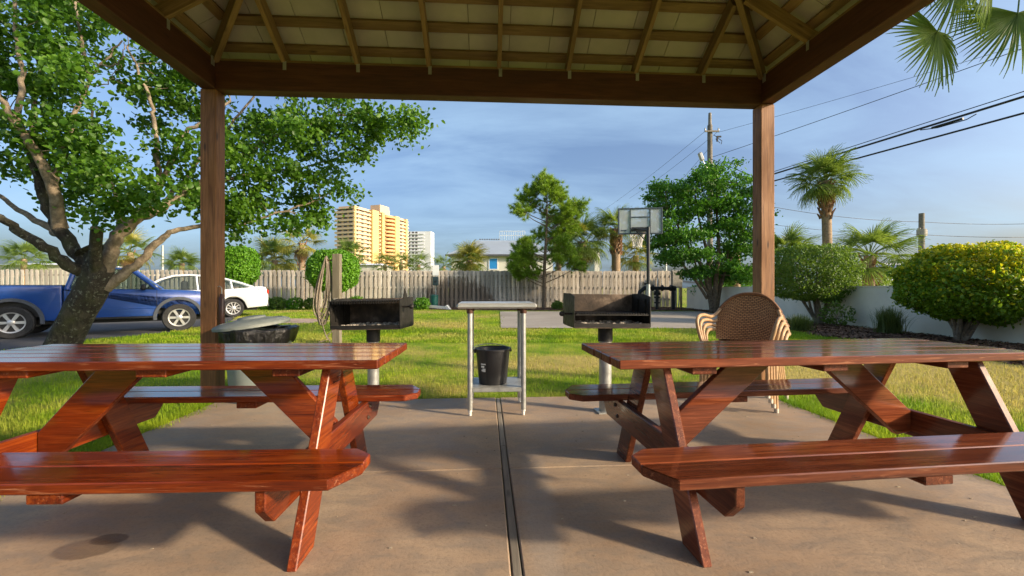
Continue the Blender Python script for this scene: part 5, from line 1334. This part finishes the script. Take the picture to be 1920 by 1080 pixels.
# far trees
for i, (px, d, rx, rz2, lab) in enumerate(((110, 45, 4.5, 1.6, 'far dark tree line clump above the fence at left'), (-10, 50, 4, 1.5, 'far tree clump at the left picture edge'), (1700, 60, 5.5, 2.2, 'far olive tree behind the second utility pole'), (210, 48, 3, 1.6, 'far tree behind the leaning trunk'), (600, 60, 3, 1.6, 'far tree left of the yellow tower foot'))):
    bush('far_tree', at(px, GZ, d), (0, 0, 2.0), (rx, 2, rz2), 2600, .32, M_['bushleaf'], lab, 'tree', 'far trees', 100 + i, 3, 2.0, .22, None, .1)
# ornamental grasses
def grass_clump(base, n, h, spread, label, seed, mat):
    rg = np.random.default_rng(seed); t = empty('grass_clump', base, 0, label, 'grass clump', 'ornamental grass clumps')
    az = rg.uniform(0, 2 * np.pi, n); ln = h * rg.uniform(.7, 1.25, n); le = np.abs(rg.normal(0, spread, n)); b = np.stack([rg.normal(0, .10, n), rg.normal(0, .10, n), np.zeros(n)], 1)
    o_ = np.stack([np.cos(az), np.sin(az), np.zeros(n)], 1); s_ = np.stack([-np.sin(az), np.cos(az), np.zeros(n)], 1)
    V = []
    for (t_, wf) in ((0, 1), (.4, .9), (.75, .6), (1, .1)):
        q = b + o_ * (ln * le * t_ ** 1.6)[:, None]; q[:, 2] += ln * (t_ - .28 * np.minimum(le, 1.2) * t_ ** 2.5)
        V += [q - s_ * .005 * wf, q + s_ * .005 * wf]
    V = np.stack(V, 1).reshape(-1, 3); base_ = (np.arange(n) * 8)[:, None]
    F = np.concatenate([base_ + np.array([[2 * j, 2 * j + 1, 2 * j + 3, 2 * j + 2]]) for j in range(3)])
    link('blades', np_mesh('blades', V, F, mat), t); return t
grass_clump(G(1667, 624), 900, .55, .45, 'tall wispy ornamental grass clump in the mulch between the two bushes', 1, M_['reed'])
grass_clump(G(1500, 619), 700, .36, .6, 'low ornamental grass clump right of the stacked chairs', 2, M_['reed'])
bush('weed_shrub', G(1568, 611), (0, 0, .33), (.42, .35, .34), 380, .075, M_['bushleaf'], 'sparse leafy weed at the foot of the clipped bush', 'shrub', None, 120, 7, 2.0, .2, None, .012, .9)
bush('weed_shrub', G(1373, 578), (0, 0, .45), (.16, .16, .3), 120, .09, M_['greenleaf'], 'small sprig against the wall above the wicker chairs', 'shrub', None, 121, 3, 2.0, .2, None, .01, .9)
# ------------------------------------------------------------------ far buildings
A = Vector((-114, 308, 0)); B = Vector((-91, 375, 0)); ld = (B - A).normalized(); ln_ = (B - A).length
# local x along the long side (receding), y to the left of it; the long side seen faces -y
tw_ = empty('apartment_tower', A, math.atan2(ld.y, ld.x), 'tall yellow and peach balcony tower beyond the fence', 'building')
DEP, FLH, NF = 17.0, 3.0, 20; HT = NF * FLH
mb = MB(); mb.box((ln_ / 2, DEP / 2, HT / 2 - 1), (ln_ - 2, DEP - 2, HT - 2)); mb.build('wall', M_['peach'], tw_)
for f in range(1, NF + 1):
    z = f * FLH - 1.0
    mb = MB()
    mb.box((ln_ / 2, DEP / 2, z), (ln_ + .6, DEP + .6, .45)); mb.build('balcony_slab', M_['cream'], tw_)
    mb = MB()
    mb.box((-.2, DEP / 2, z + .75), (.2, DEP + .4, 1.05)); 
    for (x0, x1) in ((0, 19), (30, 38), (56, ln_)): mb.box(((x0 + x1) / 2, -.2, z + .7), (x1 - x0 - .3, .2, .95))
    if f < NF: mb.build('balcony_rail', M_['peach'], tw_)
    mb = MB()
    for j in range(11):
        x = 4 + j * (ln_ - 8) / 10; mb.box((x, .92, z - 1.35), (2.6, .2, 1.9))
    for j in range(3): mb.box((.92, 3.5 + j * 5, z - 1.3), (.2, 3.0, 1.9))
    tag(mb.build('window_row', M_['dwin'], tw_), kind='stuff')
for (x0, x1, ex) in ((0.0, 1.6, .6), (19, 26.5, 1.6), (31, 34, 1.8), (49, 55, 1.6), (66, 68.5, .8)):
    mb = MB(); mb.box(((x0 + x1) / 2, -ex / 2 + .6, HT / 2 + .4), (x1 - x0, ex + 1.2, HT + .8)); mb.build('pilaster', M_['yellow'], tw_)
for f in range(0, NF):
    z = f * FLH + .5; mb = MB(); mb.lathe([(5.4, z), (5.4, z + 1.5)], 20, T(41.5, .5, 0) @ Matrix.Scale(1.15, 4, (1, 0, 0))); mb.build('bay_band', plain('orange_stucco', (.68, .40, .19), .85, var=.03) if f == 0 else bpy.data.materials['orange_stucco'], tw_)
mb = MB(); mb.box((37, 5, HT + 3.5), (12, 9, 7)); mb.box((43, 7, HT + 2.5), (9, 8, 5)); mb.build('penthouse', M_['peach'], tw_)
mb = MB(); mb.box((ln_ / 2, DEP / 2, HT + .3), (ln_ - 4, DEP - 3, 1.4)); mb.build('roof_parapet', M_['peach'], tw_)
W0 = at(765, 0, 450); wt = empty('apartment_tower', W0, R(-4), 'white balcony tower behind the yellow tower', 'building')
wd_ = 43 * 450 / 800; hh = 108 * 450 / 800
mb = MB(); mb.box((wd_ / 2, 8, hh / 2), (wd_, 14, hh)); mb.build('wall', M_['bwhite'], wt)
for f in range(17):
    z = f * hh / 17 + .9; mb = MB(); 
    mb.box((wd_ * .36, .9, z), (wd_ * .70, 1.8, .9)); mb.build('balcony_slab', M_['bwhite'], wt)
    mb = MB()
    for x in (1.2, 5.2, 8.8): mb.box((x, .95, z + 1.5), (2.2, .3, 1.7))
    tag(mb.build('window_row', M_['dwin'], wt), kind='stuff')
# house with pale metal roof and one blue shutter
hd_ = 46.0; kh = hd_ / 800
hs_ = empty('beach_house', at(930, 0, hd_), 0, 'low house with pale blue metal roof and bright blue window beyond the fence', 'house')
def hp_(px, py): return ((px - 930) * kh, CAM_H - (py - 540) * kh)
x0, x1 = hp_(843, 0)[0], hp_(1040, 0)[0]; ze = hp_(0, 479)[1]; zr = hp_(0, 452)[1]
mb = MB(); mb.box(((x0 + x1) / 2, 4.0, ze / 2), (x1 - x0 - .4, 8, ze)); mb.build('wall', M_['housewall'], hs_)
mb = MB(); rx0 = hp_(890, 0)[0]
mb.add([(x0 - .4, -.5, ze), (x1 + .4, -.5, ze), (x1 + .4, 8.5, ze), (x0 - .4, 8.5, ze), (rx0, 4, zr + .5), (x1 - 2.5, 4, zr + .5)], [(0, 1, 5, 4), (1, 2, 5), (2, 3, 4, 5), (3, 0, 4), (3, 2, 1, 0)]); mb.build('roof', M_['tinroof'], hs_)
mb = MB(); mb.box(((x0 + x1) / 2, -.52, ze - .02), (x1 - x0 + .8, .06, .22)); mb.build('eave_board', M_['darkedge'], hs_)
wx0, wx1 = hp_(917, 0)[0], hp_(933, 0)[0]; wz0, wz1 = hp_(0, 505)[1], hp_(0, 484)[1]
mb = MB(); mb.box(((wx0 + wx1) / 2, -.02, (wz0 + wz1) / 2), (wx1 - wx0, .08, wz1 - wz0), .02); sw = mb.build('window', M_['bluepane'], hs_)
mb = MB(); c = ((wx0 + wx1) / 2, (wz0 + wz1) / 2)
for s in (-1, 1): mb.box((c[0] + s * (wx1 - wx0) / 2, -.05, c[1]), (.09, .06, wz1 - wz0 + .1)); mb.box((c[0], -.05, c[1] + s * (wz1 - wz0) / 2), (wx1 - wx0 - .1, .06, .09))
mb.build('window_frame', M_['bwhite'], sw)
# pale block further back, two rows of dark windows, rooftop railing
fb_ = empty('pale_block', at(930, 0, 150), 0, 'distant pale building with two short rows of dark windows above the house roof', 'building'); kb = 150 / 800
mb = MB(); mb.box((.0, 5, (540 - 445) * kb / 2), (70 * kb, 9, (540 - 445) * kb)); mb.build('wall', M_['bwhite'], fb_)
mb = MB(); mb.box((40 * kb, 5.2, (540 - 450) * kb / 2), (80 * kb, 8, (540 - 450) * kb)); mb.build('wing', M_['bwhite'], fb_)
for r_ in (448.5, 454.5):
    for j in range(9):
        mb = MB(); mb.box(((900 + j * 4.4 - 930) * kb, .45, 1.06 + (540 - r_) * kb), (3.0 * kb, .12, 2.0 * kb)); mb.build('window', M_['dwin'], fb_)
mb = MB()
for j in range(12): mb.box(((937 + j * 4.3 - 930) * kb, .6, 1.06 + (540 - 441) * kb), (.10, .10, 17 * kb))
for r_ in (433, 441): mb.box(((960 - 930) * kb, .6, 1.06 + (540 - r_) * kb), (48 * kb, .10, .14))
mb.build('roof_railing', M_['bwhite'], fb_)
for (px, py, d, wpx, lab) in ((686, 497, 48, 44, 'low white roof left of the yellow tower foot'), (1668, 527, 32, 62, 'low white roof beyond the wall beside the short palm'), (60, 497, 40, 150, 'long low pale roof above the fence at the left edge'), (1120, 470, 75, 10, 'slim pale chimney block between the palms')):
    kq = d / 800; w_ = wpx * kq; zt = CAM_H - (py - 540) * kq
    o = empty('low_building', at(px, 0, d), 0, lab, 'building')
    mb = MB(); mb.box((0, 3, zt / 2), (w_, 6, zt)); mb.build('wall', M_['housewall'], o)
    mb = MB(); mb.add([(-w_ / 2 - .3, -.3, zt), (w_ / 2 + .3, -.3, zt), (w_ / 2 + .3, 6.3, zt), (-w_ / 2 - .3, 6.3, zt), (-w_ / 2 + w_ * .1, 3, zt + .35), (w_ / 2 - w_ * .1, 3, zt + .35)], [(0, 1, 5, 4), (1, 2, 5), (2, 3, 4, 5), (3, 0, 4), (3, 2, 1, 0)]); mb.build('roof', M_['bwhite'], o)
o = empty('blue_building', at(1665, 0, 70), 0, 'distant blue and white building behind the short palm', 'building'); mb = MB(); zt = CAM_H + 46 * 70 / 800
mb.box((0, 3, zt / 2), (4.6, 6, zt)); mb.build('wall', M_['bwhite'], o); mb = MB(); mb.box((0, -.05, zt - .6), (4.7, .2, .8)); mb.build('blue_band', plain('blue_band', (.02, .06, .25), .5), o)
# ------------------------------------------------------------------ utility poles and wires
up = empty('utility_pole', at(1331, 0, 30), 0, 'tall wooden utility pole with crossarm above the evergreen tree', 'utility pole'); ku = 30 / 800
def uz(py): return CAM_H - (py - 540) * ku
plank('pole_shaft', up, (0, 0, uz(212) / 2), uz(212), .001, .001, (0, 0, 1), (1, 0, 0), M_['utilpole']) if False else None
mb = MB(); mb.tube([(0, 0, 0), (0, 0, uz(235))], [.2, .165], 14); mb.build('pole_shaft', M_['utilpole'], up, 40)
mb = MB(); mb.tube([(0, 0, uz(236)), (0, 0, uz(212))], [.12, .10], 10); mb.build('pole_tip', M_['utilpole'], up, 40)
plank('crossarm', up, (.05, -.2, uz(248)), 1.0, .10, .10, (1, 0, 0), (0, 0, 1), M_['utilpole'])
for x in (-.42, .5):
    mb = MB(); mb.lathe([(.05, 0), (.06, .06), (.035, .1), (.05, .16)], 10); mb.build('insulator', M_['galv'], up, 40, T(x, -.2, uz(248) + .05))
mb = MB(); mb.box((.42, -.2, uz(262)), (.10, .10, .40), .02); mb.box((.58, -.2, uz(258)), (.26, .06, .12), .02); mb.tube([(.2, -.2, uz(255)), (.75, -.2, uz(266)), (.7, -.2, uz(272))], .025, 6); mb.tube([(.3, -.2, uz(262)), (.62, -.2, uz(270))], .02, 6); mb.build('switch_gear', M_['pipe'], up)
mb = MB(); mb.tube([(0, -.1, uz(313)), (-.3, -.2, uz(316)), (-.55, -.3, uz(308)), (-.72, -.4, uz(300))], .03, 6); ar_ = mb.build('lamp_arm', M_['galv'], up, 40)
mb = MB(); mb.box((0, 0, 0), (.28, .25, .62), .07); mb.build('lamp_head', M_['galv'], ar_, None, T(-.80, -.4, uz(297)) @ Matrix.Rotation(R(-20), 4, 'Y'))
sp_ = empty('utility_pole', at(1728, 0, 35), 0, 'shorter wooden pole with grey collar beyond the wall', 'utility pole'); k2 = 35 / 800
mb = MB(); mb.tube([(0, 0, 0), (0, 0, CAM_H + 140 * k2)], [.24, .19], 12); mb.build('pole_shaft', M_['utilpole'], sp_, 40)
mb = MB(); mb.tube([(0, 0, CAM_H + 97 * k2), (0, 0, CAM_H + 110 * k2)], .33, 12); mb.tube([(-.3, -.1, CAM_H + 100 * k2), (-.3, -.1, CAM_H + 112 * k2)], .1, 8); mb.tube([(.28, -.1, CAM_H + 98 * k2), (.28, -.1, CAM_H + 108 * k2)], .09, 8); mb.build('collar', M_['elec'], sp_, 40)
o = MB().tube([(0, 0, 0), (0, 0, CAM_H + 92 * 35 / 800)], [.13, .11], 10).build('lamp_pole', M_['galv'], None, 40, T(at(1248, 0, 35))); tag(o, 'plain grey metal pole behind the fence right of the backboard', 'pole')
o = MB().tube([(0, 0, 0), (0, 0, CAM_H + 80 * 40 / 800)], [.12, .09], 10).build('lamp_pole', M_['galv'], None, 40, T(at(305, 0, 40))); tag(o, 'thin grey pole behind the fence above the sedan', 'pole')
o = MB().tube([(0, 0, 0), (0, 0, CAM_H + 110 * 60 / 800)], [.10, .07], 8).build('lamp_pole', M_['galv'], None, 40, T(at(490, 0, 60))); tag(o, 'very thin far pole above the yellow-green palms', 'pole')
def cable(p, q, r_, sag, label, name='power_cable', grp='overhead wires'):
    pts = []; p = Vector(p); q = Vector(q)
    for i in range(25):
        t_ = i / 24; v = p.lerp(q, t_); v.z -= sag * 4 * t_ * (1 - t_); pts.append(v)
    o = MB().tube([v - p for v in pts], r_, 6).build(name, M_['wire'], None, 60, T(p)); tag(o, label, 'wire', grp); return o
U = up.location; wdir = Vector((3.9, -15.4, 0)) / 15.4
def far_end(px, py, z):    # where the level line seen at (px, py) has height z
    d = (z - CAM_H) * 800 / (540 - py); return Vector(((px - 960) / 800 * d, d, z))
z1 = uz(363); e1 = far_end(1920, 181, z1); z2 = uz(369); e2 = far_end(1920, 212, z2)
def ext(p, e, f=1.5): return p + (e - p) * f
c1 = cable(U + Vector((.1, -.2, z1)), ext(U + Vector((.1, -.2, z1)), e1), .045, .0, 'thick upper bundle of black overhead cable at right')
cable(U + Vector((.1, -.2, z1 + .12)), ext(U + Vector((.1, -.2, z1 + .12)), e1 + Vector((0, 0, .18))), .018, .0, 'thin messenger wire just above the thick cable bundle')
cable(U + Vector((.1, -.2, z2 - .1)), ext(U + Vector((.1, -.2, z2 - .1)), e2), .04, .0, 'lower thick black overhead cable at right')
z3 = uz(296); e3 = far_end(1880, 100, z3); cable(U + Vector((.1, -.2, z3)), ext(U + Vector((.1, -.2, z3)), e3), .016, .1, 'thin overhead wire rising to the palm fronds at top right')
z4 = uz(250); e4 = far_end(1665, 155, z4); cable(U + Vector((.5, -.2, z4)), ext(U + Vector((.5, -.2, z4)), e4, 1.8), .010, .1, 'faint highest overhead wire right of the right post')
for (xx, ppx, ppy, lab) in ((-.42, 1130, 395, 'thin wire leaving the tall pole crossarm to the left'), (.5, 1180, 372, 'second thin wire leaving the tall pole to the left'), (0, 1210, 408, 'lowest thin wire leaving the tall pole to the left')):
    zz = uz(248) if xx else uz(275); e = far_end(ppx, ppy, zz); cable(U + Vector((xx, -.2, zz)), e, .012, .2, lab)
S_ = sp_.location
cable(S_ + Vector((0, 0, CAM_H + 124 * k2)), P(1450, 388, 33), .018, .25, 'thin wire from the shorter pole to the right post', 'phone_wire')
cable(S_ + Vector((0, 0, CAM_H + 124 * k2)), P(2000, 416, 36), .018, .2, 'upper thin wire right of the shorter pole', 'phone_wire')
cable(S_ + Vector((0, 0, CAM_H + 100 * k2)), P(2000, 443, 36), .02, .15, 'middle thin wire right of the shorter pole', 'phone_wire')
cable(S_ + Vector((0, 0, CAM_H + 100 * k2)), P(1440, 420, 33), .014, .2, 'lower faint wire left of the shorter pole', 'phone_wire')
cable(U + Vector((0, -.2, uz(300))), P(1420, 333, 27), .02, .02, 'short guy wire sloping from the tall pole to the right post', 'guy_wire')
# cable splice clamp hanging under the thick bundle
bp_ = P(1775, 236, 17.3)
sq = empty('cable_splice', bp_, 0, 'small splice clamp hanging on the thick overhead cable', 'clamp', None)
dv_ = (e1 - (U + Vector((.1, -.2, z1)))).normalized()
t_ = (1775 - 1331) / (1920 - 1331)
pc = U + Vector((.1, -.2, z1)); best = min((pc + (e1 - pc) * (i / 200) for i in range(201)), key=lambda v: abs((v.x / v.y) * 800 + 960 - 1775))
sq.location = best + Vector((0, 0, -.12))
mb = MB(); mb.tube([-dv_ * .5, dv_ * .5], .05, 8); mb.tube([-dv_ * .9 + Vector((0, 0, .06)), -dv_ * .3 - Vector((0, 0, .06)), dv_ * .6 - Vector((0, 0, .08)), dv_ * .9 + Vector((0, 0, .02))], .02, 6); mb.build('splice_body', M_['pipe'], sq, 40)
# ------------------------------------------------------------------ grass, mulch chips, litter
def inside(poly, X, Y, grow=0.0):
    r = np.zeros(len(X), bool); n = len(poly)
    for i in range(n):
        (x0, y0), (x1, y1) = poly[i], poly[(i + 1) % n]
        c = ((y0 > Y) != (y1 > Y)) & (X < (x1 - x0) * (Y - y0) / (y1 - y0 + 1e-12) + x0); r ^= c
    return r
def blades(name, n, dmin, dmax, hgt, wd, seed, xlim=None, z=GZ, edge=None):
    rg = np.random.default_rng(seed)
    # even in screen space: spread by 1/d, so near grass is denser
    u = rg.uniform(0, 1, n); Y = 1 / (1 / dmin + u * (1 / dmax - 1 / dmin)) ; Y = dmin + (dmax - dmin) * u if dmax < 6 else Y
    X = rg.uniform(-1.28, 1.28, n) * Y
    if xlim: X = rg.uniform(xlim[0], xlim[1], n)
    ok = np.ones(n, bool)
    for kx in ('court', 'drive', 'mulchwall', 'mulchfence', 'patio', 'sand'): ok &= ~inside(POLY[kx], X + rg.normal(0, .05, n), Y + rg.normal(0, .05, n))
    ok &= (X < 9.6) & (Y < 24.0 + .055 * (X - 9))
    X, Y = X[ok], Y[ok]; m = len(X)
    h = hgt * rg.uniform(.45, 1.25, m) * (1 + .5 * (np.sin(X * 2.1 + 1.3 * np.sin(Y * 1.7)) * np.sin(Y * 2.6 + X)) * .6); w_ = wd * rg.uniform(.6, 1.3, m); az = rg.uniform(0, 2 * np.pi, m); le = np.abs(rg.normal(.25, .35, m))
    b = np.stack([X, Y, np.full(m, z)], 1); s_ = np.stack([np.cos(az), np.sin(az), np.zeros(m)], 1) * w_[:, None]; o_ = np.stack([-np.sin(az), np.cos(az), np.zeros(m)], 1)
    md = b + o_ * (h * le * .35)[:, None]; md[:, 2] += h * .6; tp2 = b + o_ * (h * le)[:, None]; tp2[:, 2] += h
    V = np.stack([b - s_ * .5, b + s_ * .5, md + s_ * .4, md - s_ * .4, tp2], 1).reshape(-1, 3); k_ = (np.arange(m) * 5)[:, None]
    F = np.concatenate([k_ + np.array([[0, 1, 2]]), k_ + np.array([[0, 2, 3]]), k_ + np.array([[3, 2, 4]])])
    o = link(name, np_mesh(name, V, F, M_['blade'])); tag(o, None, None, None, 'stuff'); return o
tag(blades('lawn_grass', 190000, 1.6, 9.0, .045, .0060, 1), 'short green and straw-coloured lawn grass around the patio', 'grass', kind='stuff')
tag(blades('lawn_grass', 130000, 8.5, 24.0, .055, .014, 2), 'mown lawn grass stretching back to the fence', 'grass', kind='stuff')
# taller fringe where grass meets the patio edge
rg = np.random.default_rng(9); m = 9000
side = rg.integers(0, 3, m); tt = rg.uniform(0, 1, m); off = np.abs(rg.normal(0, .05, m))
U_ = np.where(side == 0, -SL + 2 * SL * tt, np.where(side == 1, -SL - off, SL + off)); V_ = np.where(side == 0, SV1 + off, SV0 * 0 + (.0 + (SV1 + .1) * tt))
X = PAV_C.x + U_ * math.cos(PAV_A) - V_ * math.sin(PAV_A); Y = PAV_C.y + U_ * math.sin(PAV_A) + V_ * math.cos(PAV_A)
h = rg.uniform(.035, .095, m); az = rg.uniform(0, 6.28, m); w_ = .006; b = np.stack([X, Y, np.full(m, GZ)], 1); s_ = np.stack([np.cos(az), np.sin(az), np.zeros(m)], 1) * w_; o_ = np.stack([-np.sin(az), np.cos(az), np.zeros(m)], 1); le = np.abs(rg.normal(.3, .4, m))
tp2 = b + o_ * (h * le)[:, None]; tp2[:, 2] += h; V = np.stack([b - s_ * .5, b + s_ * .5, tp2], 1).reshape(-1, 3)
o = link('edge_grass', np_mesh('edge_grass', V, np.arange(3 * m).reshape(-1, 3), M_['blade'])); tag(o, 'ragged grass fringe along the patio edges', 'grass', kind='stuff')
# mulch chips
rg = np.random.default_rng(12); n = 30000; Y = rg.uniform(3, 22.5, n); X = rg.uniform(6.8, 9.8, n); ok = inside(POLY['mulchwall'], X + rg.normal(0, .05, n), Y); X, Y = X[ok], Y[ok]
n2 = 7000; X2 = rg.uniform(-4.5, 9.1, n2); Y2 = rg.uniform(20.3, 23.9, n2); ok = inside(POLY['mulchfence'], X2, Y2); X = np.concatenate([X, X2[ok]]); Y = np.concatenate([Y, Y2[ok]]); m = len(X)
az = rg.uniform(0, 6.28, m); l_ = rg.uniform(.02, .06, m)[:, None]; w_ = rg.uniform(.006, .016, m)[:, None]; ti = rg.uniform(-.5, .5, m)
t3 = np.stack([np.cos(az), np.sin(az), ti], 1) * l_; s3 = np.stack([-np.sin(az), np.cos(az), rg.uniform(-.6, .6, m)], 1) * w_; c = np.stack([X, Y, GZ + .015 + rg.uniform(0, .03, m)], 1)
V = np.stack([c - t3 - s3, c + t3 - s3, c + t3 + s3, c - t3 + s3], 1).reshape(-1, 3); F = (np.arange(m) * 4)[:, None] + np.array([[0, 1, 2, 3]])
o = link('mulch_chips', np_mesh('mulch_chips', V, F, M_['chip'])); tag(o, 'brown bark mulch chips in the beds', 'mulch', kind='stuff')
# bits of debris on the slab
rg2 = random.Random(2); mb = MB()
for i in range(170):
    u, v = rg2.uniform(-2.5, 2.5), rg2.uniform(-.3, 2.5); p = pav(u, v, .002); s = rg2.uniform(.002, .007)
    mb.box(p, (s * rg2.uniform(1, 3), s, s * .6), 0, None)
o = mb.build('patio_debris', plain('pale_debris', (.36, .30, .22), .9)); tag(o, 'scattered crumbs and grit on the patio slab', 'debris', kind='stuff')
m = 900; rg = np.random.default_rng(16); pts = []
ctr = [(1500, 764), (1512, 758), (1535, 768), (1548, 775), (1525, 762), (1560, 785), (1490, 759), (372, 770), (350, 780), (300, 800)]
X = []; Y = []
for i in range(m):
    g = G(*ctr[i % len(ctr)]); X.append(g.x + rg.normal(0, .045)); Y.append(g.y + rg.normal(0, .05))
X = np.array(X); Y = np.array(Y); h = rg.uniform(.015, .05, m); az = rg.uniform(0, 6.28, m); b = np.stack([X, Y, np.zeros(m)], 1); s_ = np.stack([np.cos(az), np.sin(az), np.zeros(m)], 1) * .0045; o_ = np.stack([-np.sin(az), np.cos(az), np.zeros(m)], 1); le = np.abs(rg.normal(.8, .5, m))
tp2 = b + o_ * (h * le)[:, None]; tp2[:, 2] += h; V = np.stack([b - s_ * .5, b + s_ * .5, tp2], 1).reshape(-1, 3)
o = link('crack_weeds', np_mesh('crack_weeds', V, np.arange(3 * m).reshape(-1, 3), M_['blade'])); tag(o, 'small tufts of grass creeping over the patio edge', 'weeds', kind='stuff')
